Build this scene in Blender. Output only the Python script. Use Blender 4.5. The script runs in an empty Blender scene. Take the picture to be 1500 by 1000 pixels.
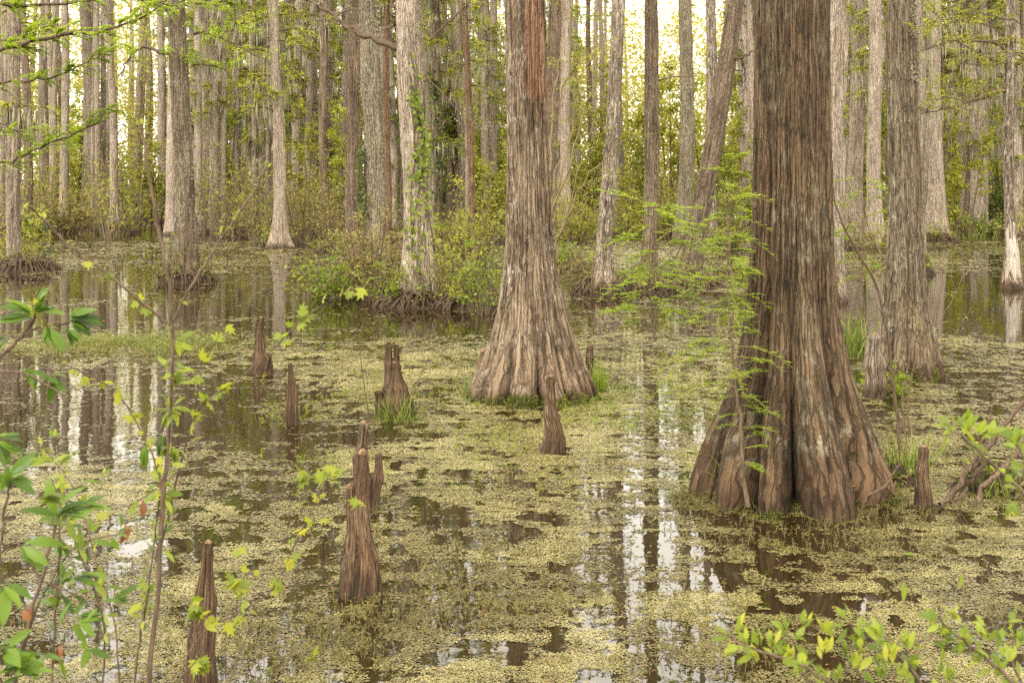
import bpy, math, random
import numpy as np
from mathutils import Vector
PI = math.pi
rs = np.random.RandomState
np.seterr(over='ignore')
sc = bpy.context.scene
COL = sc.collection
F, HC, YH = 2083.33, 2.8, 262.0          # focal length (photo px), eye height, horizon row

def gd(py): return F * HC / (py - YH)     # distance of a water-level point
def at(px, py):
    d = gd(py); return ((px - 750) * d / F, d)
def up(px, py, d): return np.array(((px - 750) * d / F, d, HC - (py - YH) * d / F))

# ------------------------------------------------------------------ noise
def _h(ix, iy, iz, s):
    h = (ix.astype(np.uint32) * np.uint32(374761393)) ^ (iy.astype(np.uint32) * np.uint32(668265263)) \
        ^ (iz.astype(np.uint32) * np.uint32(2246822519)) ^ np.uint32((s * 3266489917 + 97) & 0xffffffff)
    h = (h ^ (h >> np.uint32(15))) * np.uint32(2246822519)
    h = (h ^ (h >> np.uint32(13))) * np.uint32(3266489917)
    return ((h ^ (h >> np.uint32(16))) & np.uint32(0xffffff)).astype(np.float64) / 16777215.0
def vnoise(x, y, z, s=0):
    x, y, z = np.broadcast_arrays(x, y, z)
    fx, fy, fz = np.floor(x), np.floor(y), np.floor(z)
    ix, iy, iz = fx.astype(np.int64), fy.astype(np.int64), fz.astype(np.int64)
    u, v, w = x - fx, y - fy, z - fz
    u = u * u * (3 - 2 * u); v = v * v * (3 - 2 * v); w = w * w * (3 - 2 * w)
    r = 0
    for a in (0, 1):
        for b in (0, 1):
            for c in (0, 1):
                r = r + _h(ix + a, iy + b, iz + c, s) * (u if a else 1 - u) * (v if b else 1 - v) * (w if c else 1 - w)
    return r
def fbm(x, y, z=0.0, s=0, o=4, g=.5):
    r, a, t = 0, 1, 0
    for i in range(o):
        k = 2.03 ** i
        r = r + a * vnoise(np.asarray(x) * k, np.asarray(y) * k, np.asarray(z) * k, s + i); t += a; a *= g
    return r / t

# ------------------------------------------------------------------ materials
class NT:
    def __init__(s, name):
        s.m = bpy.data.materials.new(name); s.m.use_nodes = True
        s.t = s.m.node_tree; s.n = s.t.nodes; s.n.clear()
        s.out = s.n.new('ShaderNodeOutputMaterial')
    def add(s, typ, **kw):
        n = s.n.new('ShaderNode' + typ)
        for k, v in kw.items():
            if k in n.inputs: s.put(n.inputs[k], v)
            else: setattr(n, k, v)
        return n
    def put(s, sock, v):
        if hasattr(v, 'is_output'): s.t.links.new(v, sock)
        elif isinstance(v, bpy.types.Node): s.t.links.new(v.outputs[0], sock)
        else:
            if isinstance(v, tuple) and len(v) == 3 and sock.type == 'RGBA': v = v + (1,)
            sock.default_value = v
    def math(s, op, a, b=0.0):
        n = s.add('Math', operation=op); s.put(n.inputs[0], a); s.put(n.inputs[1], b); return n.outputs[0]
    def mix(s, f, a, b):
        n = s.add('Mix', data_type='RGBA'); s.put(n.inputs[0], f); s.put(n.inputs[6], a); s.put(n.inputs[7], b); return n.outputs[2]
    def ramp(s, f, stops, interp='LINEAR'):
        n = s.add('ValToRGB'); s.put(n.inputs[0], f); r = n.color_ramp; r.interpolation = interp
        while len(r.elements) < len(stops): r.elements.new(.5)
        for e, (p, c) in zip(r.elements, stops):
            e.position = p; e.color = (c, c, c, 1) if isinstance(c, (int, float)) else tuple(c) + (1,)
        return n.outputs[0]
    def noise(s, vec, scale, detail=4, rough=.6):
        n = s.add('TexNoise'); s.put(n.inputs['Vector'], vec); s.put(n.inputs['Scale'], scale)
        n.inputs['Detail'].default_value = detail; n.inputs['Roughness'].default_value = rough; return n.outputs[0]
    def mapv(s, vec, sc_):
        n = s.add('Mapping'); s.put(n.inputs[0], vec); n.inputs['Scale'].default_value = sc_; return n.outputs[0]
    def surf(s, sh): s.put(s.out.inputs['Surface'], sh.outputs[0]); return s.m

def bark(name, dark, mid, light, lich=.5, lichcol=(.36, .34, .27), red=0.0, fs=1.0, bump=.03, plate=.07, ck=.5, cs=40):
    t = NT(name)
    tc = t.add('TexCoord'); oi = t.add('ObjectInfo')
    off = t.add('VectorMath', operation='SCALE'); t.put(off.inputs[0], (7.1, 3.3, 5.7)); t.put(off.inputs['Scale'], oi.outputs['Random'])
    co = t.add('VectorMath', operation='ADD'); at_ = t.add('Attribute'); at_.attribute_name = 'bark'; t.put(co.inputs[0], at_.outputs['Vector']); t.put(co.inputs[1], off.outputs[0])
    co = co.outputs[0]
    fib = t.noise(t.mapv(co, (1, 1, .035)), 34 * fs, 6, .68)
    oc = t.add('VectorMath', operation='ADD'); t.put(oc.inputs[0], tc.outputs['Object']); t.put(oc.inputs[1], off.outputs[0])
    fin = t.noise(t.mapv(oc.outputs[0], (1, 1, .14)), 110 * fs, 4, .7)
    big = t.noise(t.mapv(co, (1, 1, .35)), 3.2, 4, .6)
    crk = t.noise(t.mapv(co, (1, 1, .5)), 34 * fs, 3, .6)
    v = t.math('ADD', t.math('MULTIPLY', fib, .55), t.math('ADD', t.math('MULTIPLY', fin, .25), t.math('MULTIPLY', big, .2)))
    col = t.ramp(v, [(.4, dark), (.485, mid), (.585, light)])
    if red > 0:
        rm = t.ramp(t.noise(t.mapv(co, (1, 1, .3)), 2.2, 3, .5), [(.5, 0.0), (.62, red)])
        col = t.mix(rm, col, t.ramp(v, [(.34, (.06, .03, .014)), (.5, (.16, .08, .038)), (.64, (.28, .16, .085))]))
    # dark cracks between long bark strips
    wv = t.add('VectorMath', operation='MULTIPLY_ADD'); nz = t.add('TexNoise'); t.put(nz.inputs['Vector'], co); nz.inputs['Scale'].default_value = 3.5; nz.inputs['Detail'].default_value = 3
    t.put(wv.inputs[0], nz.outputs[1]); t.put(wv.inputs[1], (.05, .05, .5)); t.put(wv.inputs[2], co)
    vo = t.add('TexVoronoi', feature='DISTANCE_TO_EDGE'); t.put(vo.inputs['Vector'], t.mapv(wv.outputs[0], (1, 1, plate))); vo.inputs['Scale'].default_value = cs
    crack = t.ramp(t.math('ADD', vo.outputs['Distance'], t.math('MULTIPLY', t.math('SUBTRACT', fin, .5), .25)), [(.0, 1.0), (.11, 0.0)])
    # pale lichen: ragged vertical flecks inside broad patches
    lp = t.math('MULTIPLY', t.ramp(t.noise(co, 1.6, 4, .6), [(.62 - .3 * lich, 0.0), (.82 - .3 * lich, 1.0)]),
                t.ramp(t.noise(t.mapv(co, (1, 1, .3)), 24 * fs, 5, .7), [(.5, 0.0), (.58, 1.0)]))
    lc = t.ramp(t.noise(co, 9, 3, .5), [(.35, tuple(c * .7 for c in lichcol)), (.65, lichcol)])
    col = t.mix(t.math('MULTIPLY', lp, .85), col, lc)
    gm = t.math('MULTIPLY', t.ramp(t.noise(co, 2.7, 4, .6), [(.55, 0.0), (.72, .6)]), t.ramp(fin, [(.42, 0.0), (.6, 1.0)]))
    col = t.mix(gm, col, (.13, .125, .07))
    # stain left by high water, and the soaked foot
    z = t.add('SeparateXYZ'); t.put(z.inputs[0], tc.outputs['Object'])
    zz = t.math('ADD', z.outputs[2], t.math('MULTIPLY', t.math('SUBTRACT', big, .5), .5))
    wet = t.ramp(zz, [(.08, 1.0), (.24, 0.0)])
    col = t.mix(t.math('MULTIPLY', wet, .88), col, (.028, .02, .011))
    rust = t.ramp(zz, [(.1, .5), (.75, 0.0)])
    col = t.mix(t.math('MULTIPLY', rust, t.ramp(fib, [(.4, .1), (.6, .9)])), col, (.2, .112, .06))
    col = t.mix(t.math('MULTIPLY', crack, ck), col, tuple(c * .55 for c in dark))
    b = t.add('Bump'); b.inputs['Strength'].default_value = 1.0; b.inputs['Distance'].default_value = bump * 1.8
    hh = t.math('ADD', t.math('MULTIPLY', fib, 1.0), t.math('SUBTRACT', t.math('MULTIPLY', fin, .35), t.math('MULTIPLY', crack, .45)))
    t.put(b.inputs['Height'], hh)
    p = t.add('BsdfPrincipled'); t.put(p.inputs['Base Color'], col); t.put(p.inputs['Normal'], b.outputs[0])
    p.inputs['Roughness'].default_value = .88; p.inputs['Specular IOR Level'].default_value = .25
    return t.surf(p)

def leafmat(name, cols, trans=.45, rough=.5, gloss=.3, bright=1.0):
    t = NT(name)
    g = t.add('NewGeometry'); tc = t.add('TexCoord')
    big = t.noise(tc.outputs['Object'], 1.7, 2, .5)
    f = t.math('ADD', t.math('MULTIPLY', g.outputs['Random Per Island'], .75), t.math('MULTIPLY', t.math('SUBTRACT', big, .35), .8))
    n = len(cols)
    col = t.ramp(f, [(.1 + .8 * i / max(1, n - 1), cols[i]) for i in range(n)])
    p = t.add('BsdfPrincipled'); t.put(p.inputs['Base Color'], col)
    p.inputs['Roughness'].default_value = rough; p.inputs['Specular IOR Level'].default_value = gloss
    tr = t.add('BsdfTranslucent')
    hs = t.add('HueSaturation'); t.put(hs.inputs['Color'], col); hs.inputs['Value'].default_value = 1.7 * bright; hs.inputs['Saturation'].default_value = 1.05
    t.put(tr.inputs['Color'], hs.outputs[0])
    m = t.add('MixShader'); m.inputs[0].default_value = trans
    t.put(m.inputs[1], p.outputs[0]); t.put(m.inputs[2], tr.outputs[0])
    return t.surf(m)

def plain(name, c0, c1, scale=20, rough=.8, stretch=1.0, bump=.004):
    t = NT(name); tc = t.add('TexCoord')
    n = t.noise(t.mapv(tc.outputs['Object'], (1, 1, stretch)), scale, 5, .65)
    p = t.add('BsdfPrincipled'); t.put(p.inputs['Base Color'], t.ramp(n, [(.35, c0), (.65, c1)]))
    p.inputs['Roughness'].default_value = rough; p.inputs['Specular IOR Level'].default_value = .25
    b = t.add('Bump'); b.inputs['Distance'].default_value = bump; t.put(b.inputs['Height'], n); t.put(p.inputs['Normal'], b.outputs[0])
    return t.surf(p)

M = {}
M['main'] = bark('bark_ridged_brown', (.02, .013, .006), (.088, .056, .03), (.185, .125, .07), .46, (.36, .34, .23), .15, .95, .03, .045, .42, 36)
M['centre'] = bark('bark_shaggy_grey', (.034, .022, .013), (.15, .104, .064), (.36, .275, .185), .66, (.5, .43, .335), .1, .95, .03, .04, .3, 38)
M['far'] = bark('bark_far_lightened', (.17, .125, .092), (.37, .29, .222), (.56, .475, .38), .5, (.58, .51, .42), 0, .8, .03, .08, .5)  # far bark colour lightened to stand in for the light and haze back there
M['grey'] = bark('bark_grey', (.08, .058, .041), (.26, .2, .146), (.45, .37, .28), .5, (.44, .385, .29), 0, .8, .03, .08, .6)
M['pale'] = bark('bark_pale', (.13, .095, .068), (.34, .265, .198), (.53, .445, .355), .7, (.54, .47, .37), 0, .8, .03, .08, .55)
M['lichen'] = bark('bark_lichen', (.05, .038, .023), (.18, .143, .092), (.36, .3, .2), .95, (.45, .42, .3), 0, .9, .03, .12, .5)
M['brown'] = bark('bark_brown', (.045, .03, .018), (.165, .117, .077), (.33, .25, .17), .4, (.38, .335, .245), .12, .8, .03, .09)
M['reddish'] = bark('bark_reddish', (.05, .028, .015), (.17, .098, .053), (.31, .21, .13), .3, (.38, .33, .25), .6, .8, .03)
M['flecked'] = bark('bark_flecked_brown', (.042, .03, .018), (.145, .108, .068), (.28, .22, .145), .65, (.45, .42, .31), .05, .9, .03, .06, .4)
M['patchy'] = bark('bark_patchy', (.05, .035, .023), (.18, .135, .093), (.36, .285, .205), 1.1, (.57, .5, .4), 0, .6, .03, .1)
M['knee'] = bark('bark_knee', (.018, .01, .005), (.1, .058, .03), (.22, .142, .08), .3, (.38, .33, .23), .15, 1.5, .014, .05, .3, 60)
M['twig'] = plain('twig_bark', (.045, .03, .018), (.16, .112, .07), 60, .8, .2)
M['twig_dark'] = plain('twig_dark_bark', (.04, .026, .017), (.13, .088, .056), 60, .8, .2)
M['twig_green'] = plain('twig_green_bark', (.1, .075, .03), (.2, .15, .07), 60, .7, .2)
M['knee_tip'] = plain('knee_tip_bark', (.07, .04, .02), (.24, .15, .085), 30, .8, 1, .012)
M['mud'] = plain('root_soil', (.012, .008, .005), (.075, .05, .03), 14, .95, .5, .12)
M['moss'] = leafmat('moss', [(.04, .05, .008), (.1, .12, .016), (.2, .2, .03)], .2)
M['beard'] = leafmat('hanging_beard_moss', [(.17, .155, .105), (.28, .25, .18), (.36, .33, .24)], .35)
M['far_leaf'] = leafmat('cypress_needles', [(.13, .15, .02), (.24, .265, .035), (.37, .38, .055)], .55)
M['yellow_leaf'] = leafmat('young_leaves_yellow', [(.12, .13, .02), (.23, .24, .035), (.36, .345, .06)], .55)
M['olive_leaf'] = leafmat('olive_leaves', [(.08, .08, .025), (.17, .155, .045), (.28, .25, .075), (.28, .18, .085)], .45)
M['green_leaf'] = leafmat('green_leaves', [(.05, .065, .014), (.12, .145, .025), (.2, .225, .04), (.27, .25, .05)], .45)
M['dark_leaf'] = leafmat('dark_leaves', [(.025, .045, .012), (.06, .09, .018), (.11, .14, .03)], .35)
M['spray'] = leafmat('cypress_spray_leaves', [(.12, .175, .015), (.2, .275, .022), (.3, .37, .035)], .5)
M['bay'] = leafmat('glossy_bay_leaves', [(.03, .06, .01), (.07, .125, .016), (.13, .2, .022)], .35, .42, .22)
M['fresh'] = leafmat('fresh_leaves', [(.09, .13, .018), (.17, .22, .028), (.27, .31, .045)], .5, .45, .3)
M['lime'] = leafmat('lime_lobed_leaves', [(.12, .16, .02), (.2, .24, .03), (.31, .3, .035)], .5)
M['grass'] = leafmat('grass_blades', [(.05, .075, .012), (.1, .14, .02), (.2, .22, .05), (.26, .21, .09)], .4)
M['weed'] = leafmat('weed_leaves', [(.06, .055, .016), (.11, .105, .026), (.17, .165, .04)], .35)
M['dead'] = leafmat('dead_leaves', [(.1, .04, .018), (.22, .09, .04), (.3, .16, .07)], .3)
M['flower'] = leafmat('yellow_petals', [(.65, .45, .01), (.8, .6, .02)], .3)
def duck_mat():
    t = NT('duckweed_fronds'); g = t.add('NewGeometry'); tc = t.add('TexCoord')
    n1 = t.noise(tc.outputs['Object'], .9, 4, .6); n2 = t.noise(tc.outputs['Object'], 6, 4, .65)
    f = t.math('ADD', t.math('MULTIPLY', g.outputs['Random Per Island'], .26), t.math('ADD', t.math('MULTIPLY', n1, .8), t.math('MULTIPLY', n2, .5))); f = t.math('SUBTRACT', f, .155)
    col = t.ramp(f, [(.38, (.038, .032, .009)), (.49, (.115, .1, .028)), (.61, (.2, .175, .06)), (.8, (.31, .272, .115))])
    p = t.add('BsdfPrincipled'); t.put(p.inputs['Base Color'], col); p.inputs['Roughness'].default_value = .42; p.inputs['Specular IOR Level'].default_value = .3
    return t.surf(p)
M['duck'] = duck_mat()
M['scum'] = leafmat('drowned_weed', [(.045, .038, .012), (.1, .085, .026), (.16, .125, .045)], .05, .5, .4)
M['far_green'] = leafmat('far_wood_leaves', [(.19, .2, .04), (.32, .32, .065), (.46, .43, .09), (.44, .35, .12)], .55, bright=.78)

def water_mat():
    t = NT('tannin_water'); tc = t.add('TexCoord')
    p = t.add('BsdfPrincipled')
    t.put(p.inputs['Base Color'], (.016, .011, .004)); p.inputs['Roughness'].default_value = .015; p.inputs['IOR'].default_value = 1.36
    p.inputs['Specular IOR Level'].default_value = .6
    n1 = t.noise(tc.outputs['Object'], 2.3, 2, .5); n2 = t.noise(tc.outputs['Object'], 9, 2, .5)
    b = t.add('Bump'); b.inputs['Strength'].default_value = 1; b.inputs['Distance'].default_value = .0022
    t.put(b.inputs['Height'], t.math('ADD', n1, t.math('MULTIPLY', n2, .2))); t.put(p.inputs['Normal'], b.outputs[0])
    return t.surf(p)
M['water'] = water_mat()

# ------------------------------------------------------------------ mesh helpers
def mesh(name, V, faces, mats, mi=None, smooth=True, barkco=None):
    """V (n,3); faces: list of (k,m) int arrays (same-size polygons per array)."""
    me = bpy.data.meshes.new(name)
    V = np.asarray(V, np.float32); faces = [f for f in faces if len(f)]
    loops = np.concatenate([f.ravel() for f in faces]).astype(np.int32)
    cnt = np.concatenate([np.full(len(f), f.shape[1], np.int32) for f in faces])
    st = np.concatenate(([0], np.cumsum(cnt)[:-1])).astype(np.int32)
    me.vertices.add(len(V)); me.vertices.foreach_set('co', V.ravel())
    me.loops.add(len(loops)); me.loops.foreach_set('vertex_index', loops)
    me.polygons.add(len(cnt)); me.polygons.foreach_set('loop_start', st); me.polygons.foreach_set('loop_total', cnt)
    if mi is not None: me.polygons.foreach_set('material_index', np.concatenate([np.full(len(f), i, np.int32) for f, i in zip(faces, mi)]))
    me.polygons.foreach_set('use_smooth', np.full(len(cnt), smooth))
    if barkco is not None: me.attributes.new('bark', 'FLOAT_VECTOR', 'POINT').data.foreach_set('vector', np.asarray(barkco, np.float32).ravel())
    for m in mats: me.materials.append(M[m] if isinstance(m, str) else m)
    me.update(calc_edges=True); me.validate(); return me

class MB:
    def __init__(s): s.V = []; s.F = []; s.mi = []; s.n = 0
    def put(s, V, faces, mi=0):
        V = np.asarray(V, float)
        for f in faces: s.F.append(np.asarray(f, np.int64) + s.n); s.mi.append(mi)
        s.V.append(V); s.n += len(V)
    def tube(s, pts, rad, sides=5, mi=0, cap=True):
        P = np.asarray(pts, float); n = len(P); R = np.broadcast_to(np.asarray(rad, float), (n,))
        T = np.gradient(P, axis=0); T /= np.linalg.norm(T, axis=1)[:, None] + 1e-9
        ref = np.array((0, 0, 1.)) if abs(T[:, 2]).mean() < .8 else np.array((1., 0, 0))
        A = np.cross(T, ref); A /= np.linalg.norm(A, axis=1)[:, None] + 1e-9; B = np.cross(T, A)
        th = np.arange(sides) * 2 * PI / sides
        V = (P[:, None] + R[:, None, None] * (np.cos(th)[None, :, None] * A[:, None] + np.sin(th)[None, :, None] * B[:, None])).reshape(-1, 3)
        i = np.arange(n - 1)[:, None] * sides; j = np.arange(sides)[None]; k = (j + 1) % sides
        q = np.stack([(i + j), (i + k), (i + sides + k), (i + sides + j)], -1).reshape(-1, 4)
        fs = [q]
        if cap: fs.append((np.arange(sides) + (n - 1) * sides)[None])
        s.put(V, fs, mi)
    def leaves(s, P, D, N, L, W, shape='quad', mi=0):
        P = np.asarray(P, float); n = len(P)
        if n == 0: return
        D = D / (np.linalg.norm(D, axis=1)[:, None] + 1e-9)
        S = np.cross(D, N); S /= np.linalg.norm(S, axis=1)[:, None] + 1e-9; N = np.cross(S, D)
        tv, tf = TPL[shape]; k = len(tv)
        L = np.broadcast_to(L, (n,))[:, None, None]; W = np.broadcast_to(W, (n,))[:, None, None]
        V = P[:, None] + L * tv[None, :, 0:1] * D[:, None] + W * tv[None, :, 1:2] * S[:, None] + L * tv[None, :, 2:3] * N[:, None]
        fs = [(np.arange(n)[:, None, None] * k + f[None]).reshape(-1, f.shape[1]) for f in tf]
        s.put(V.reshape(-1, 3), fs, mi)
    def mesh(s, name, mats, smooth=True): return mesh(name, np.concatenate(s.V), s.F, mats, s.mi, smooth)

def A(*a): return np.array(a, float)
TPL = {
 'quad': (A((0, 0, 0), (.5, -.5, .03), (1, 0, 0), (.5, .5, .03)), [np.array([[0, 1, 2, 3]])]),
 'leaf': (A((0, 0, 0), (.25, -.38, .05), (.6, -.42, .05), (1, 0, -.1), (.6, .42, .05), (.25, .38, .05), (.3, 0, 0), (.65, 0, -.01)),
          [np.array([[0, 1, 6], [0, 6, 5], [2, 3, 7], [7, 3, 4]]), np.array([[1, 2, 7, 6], [6, 7, 4, 5]])]),
 'lance': (A((0, 0, 0), (.12, -.14, .02), (.34, -.44, .07), (.6, -.46, .05), (.84, -.24, -.01), (1, 0, -.1), (.84, .24, -.01), (.6, .46, .05), (.34, .44, .07), (.12, .14, .02),
             (.34, 0, .025), (.6, 0, .01), (.84, 0, -.03), (.12, 0, .01)),
          [np.array([[0, 1, 13], [0, 13, 9], [4, 5, 12], [12, 5, 6]]), np.array([[1, 2, 10, 13], [13, 10, 8, 9], [2, 3, 11, 10], [10, 11, 7, 8], [3, 4, 12, 11], [11, 12, 6, 7]])]),
 'lobed': (A((0, 0, 0), (.08, -.28, .03), (.36, -.62, -.05), (.42, -.26, .03), (.8, -.42, -.04), (.68, -.14, .03), (1.05, 0, -.08), (.68, .14, .03), (.8, .42, -.04), (.42, .26, .03), (.36, .62, -.05), (.08, .28, .03), (.4, 0, .0)),
           [np.array([[0, 1, 12], [1, 2, 3], [1, 3, 12], [3, 4, 5], [3, 5, 12], [5, 6, 12], [6, 7, 12], [7, 8, 9], [7, 9, 12], [9, 10, 11], [9, 11, 12], [11, 0, 12]])]),
 'hex': (A((-.5, -.2, 0), (-.1, -.5, 0), (.45, -.3, 0), (.5, .2, 0), (.1, .5, 0), (-.42, .3, 0)), [np.arange(6)[None]]),
 'blade': (A((0, -.5, 0), (0, .5, 0), (.4, .42, .02), (.4, -.42, .02), (.75, .28, -.04), (.75, -.28, -.04), (1, 0, -.16)), [np.array([[0, 3, 2, 1], [3, 5, 4, 2]]), np.array([[5, 6, 4]])]),
}
def rnd_unit(r, n):
    v = r.normal(size=(n, 3)); return v / np.linalg.norm(v, axis=1)[:, None]
def smooth_path(pts, n=24, wob=0., seed=0):
    P = np.asarray(pts, float); m = len(P); t = np.linspace(0, m - 1, n)
    out = np.empty((n, 3))
    for i, tt in enumerate(t):
        k = min(int(tt), m - 2); u = tt - k
        p0, p1, p2, p3 = P[max(k - 1, 0)], P[k], P[k + 1], P[min(k + 2, m - 1)]
        out[i] = .5 * (2 * p1 + (p2 - p0) * u + (2 * p0 - 5 * p1 + 4 * p2 - p3) * u * u + (3 * p1 - p0 - 3 * p2 + p3) * u ** 3)
    if wob:
        r = rs(seed); out[1:-1] += r.normal(size=(n - 2, 3)) * wob
    return out

def along(P, u):
    k = np.clip(u, 0, .9999) * (len(P) - 1); k0 = k.astype(int); return P[k0] + (P[k0 + 1] - P[k0]) * (k - k0)[:, None], P[k0 + 1] - P[k0]

# ------------------------------------------------------------------ object helpers
def link(name, data, parent=None, loc=None):
    o = bpy.data.objects.new(name, data); COL.objects.link(o)
    if parent: o.parent = parent
    if loc is not None: o.location = loc
    return o
def thing(name, label, cat, loc=(0, 0, 0), group=None, kind=None, data=None):
    o = link(name, data, None, loc)
    if kind: o['kind'] = kind
    if label: o['label'] = label
    if cat: o['category'] = cat
    if group: o['group'] = group
    return o

# ------------------------------------------------------------------ trunks
def trunk_mesh(prof, H, path, nth=40, nh=70, lobes=9, groove=.25, hg=1.2, ridge=.012, rk=6.0, rz=1.6, seed=0, mat='grey', z0=-.35, hfocus=6.0, ph=0.0, fine=0.0):
    r = rs(seed)
    k = np.linspace(0, 1, nh)
    z = z0 + (hfocus - z0) * np.minimum(k / .78, 1) ** 1.25
    top = k > .78; z[top] = hfocus + (H - hfocus) * (k[top] - .78) / .22
    th = np.arange(nth) * 2 * PI / nth
    Z, T = np.meshgrid(z, th, indexing='ij')
    ph_ = np.array([p[0] for p in prof]); pr = np.array([p[1] for p in prof])
    R0 = np.interp(Z, ph_, pr); rt = np.interp(hfocus, ph_, pr)
    s1, s2, s3 = r.uniform(0, 6.28, 3)
    Tw = T + .12 * np.sin(Z * .5 + s1) * np.exp(-np.maximum(Z, 0) / 3)
    phi = Tw * lobes + .9 * np.sin(Tw * 2 + s1) + .7 * np.sin(Tw * 3 + s2) + ph
    lob = np.abs(np.sin(phi / 2)) ** .55
    lid = np.floor(phi / (2 * PI))
    lv = _h(lid.astype(np.int64) % lobes, lid.astype(np.int64) * 0, lid.astype(np.int64) * 0, seed)
    g = groove * np.exp(-np.maximum(Z, 0) / hg)
    flare = np.maximum(R0 - rt, 0)
    R = R0 - g * (1 - lob) * (R0 * .5 + flare) - flare * .17 * lv * np.exp(-np.maximum(Z, 0) / .6) * lob
    cx, cy = np.cos(T), np.sin(T)
    n = fbm(cx * rk, cy * rk, Z * rz, seed + 11, 3); R = R + ridge * 2 * (n - .5) * 2
    n2 = fbm(cx * 2, cy * 2, Z * .7, seed + 31, 2); R = R + .1 * rt * (n2 - .5)
    if fine:
        n3 = 1 - np.abs(2 * fbm(cx * rk * 1.1, cy * rk * 1.1, Z * rz * 1.2, seed + 51, 2, .4) - 1)
        n4 = vnoise(cx * rk, cy * rk, Z * 14, seed + 71)
        R = R - fine * np.clip((n3 - .76) * 5, 0, 1) + fine * .3 * (n4 - .5)
    px, py = path(Z)
    V = np.stack([px + R * cx, py + R * cy, Z], -1).reshape(-1, 3)
    i = np.arange(nh - 1)[:, None] * nth; j = np.arange(nth)[None]; kk = (j + 1) % nth
    q = np.stack([i + j, i + kk, i + nth + kk, i + nth + j], -1).reshape(-1, 4)
    arc = np.concatenate(([0], np.cumsum(np.hypot(np.diff(R.mean(1)), np.diff(z)))))[:, None] + 0 * T
    return mesh('trunk', V, [q, (np.arange(nth) + (nh - 1) * nth)[None]], [mat], barkco=np.stack([cx * rt * 1.15, cy * rt * 1.15, arc], -1).reshape(-1, 3))

def limb_path(r, p0, az, L, rise, droop, n=9, wob=.05):
    t = np.linspace(0, 1, n)[:, None]
    d = np.array((math.cos(az), math.sin(az), 0.))
    P = p0 + d * L * t + np.array((0, 0, 1.)) * (rise * t - droop * t * t)
    side = np.array((-d[1], d[0], 0))
    P += side * np.cumsum(r.normal(size=(n, 1)) * wob * L * .35, 0) + np.array((0, 0, 1.)) * np.cumsum(r.normal(size=(n, 1)) * wob * L * .25, 0)
    P[0] = p0
    return P

def crown_mesh(seed, zlo, zhi, n, lmin, lmax, leaf='far_leaf', per=180, beard=14, ll=.22, lw=.1, dens_top=1.6):
    r = rs(seed); b = MB()
    for i in range(n):
        u = r.rand() ** (1 / dens_top); z = zlo + (zhi - zlo) * u
        f = 1 - .55 * abs(u - .5) * 2
        L = r.uniform(lmin, lmax) * f; az = r.uniform(0, 2 * PI)
        P = limb_path(r, np.array((0, 0, z)), az, L, L * r.uniform(.05, .4), L * r.uniform(.1, .5), 8)
        b.tube(P, np.linspace(.05, .008, 8), 4, 0, False)
        twigs = [P]
        for q in range(5):
            k = r.randint(2, 7); tp = limb_path(r, P[k], az + r.uniform(-1.3, 1.3), L * r.uniform(.25, .55), .1, r.uniform(.05, .5), 5)
            b.tube(tp, np.linspace(.018, .004, 5), 3, 0, False); twigs.append(tp)
        m = int(per * f); src = r.randint(0, 6, m); pts = np.empty((m, 3)); dr = np.empty((m, 3))
        for q in range(m):
            tw = twigs[src[q]]; k = r.uniform(.25, .999) * (len(tw) - 1); k0 = int(k); pts[q] = tw[k0] + (tw[k0 + 1] - tw[k0]) * (k - k0); dr[q] = tw[k0 + 1] - tw[k0]
        D = dr / (np.linalg.norm(dr, axis=1)[:, None]) * .6 + r.normal(size=(m, 3)) * np.array((.8, .8, .35))
        N = np.array((0, 0, 1.)) + r.normal(size=(m, 3)) * .45
        b.leaves(pts + r.normal(size=(m, 3)) * .07, D, N, r.uniform(.5, 1.2, m) * ll, r.uniform(.5, 1.2, m) * lw, 'quad', 1)
        mb = r.poisson(beard)
        if mb:
            k = r.randint(1, 8, mb); Pb = P[k] + r.normal(size=(mb, 3)) * np.array((.12, .12, .02))
            D = np.array((0, 0, -1.)) + r.normal(size=(mb, 3)) * .06
            b.leaves(Pb, D, rnd_unit(r, mb) * np.array((1, 1, .05)), r.uniform(.25, 1.1, mb), r.uniform(.03, .09, mb), 'quad', 2)
    return b.mesh('crown', ['twig', leaf, 'beard'], False)

CROWNS = [crown_mesh(101, 3.8, 24, 44, 1.1, 2.8, per=130, beard=16, dens_top=1.0), crown_mesh(102, 4.5, 25, 38, 1.0, 2.6, 'yellow_leaf', beard=12, dens_top=1.0),
          crown_mesh(103, 3.5, 23, 44, .9, 2.4, beard=26, per=100, dens_top=.95), crown_mesh(104, 6, 24, 30, .9, 2.2, beard=14, per=120, dens_top=1.1),
          crown_mesh(105, 9.5, 25, 42, 1.0, 2.6, beard=10, per=150, dens_top=1.0), crown_mesh(106, 16, 25, 14, .7, 1.4, beard=4, per=120)]

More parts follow.
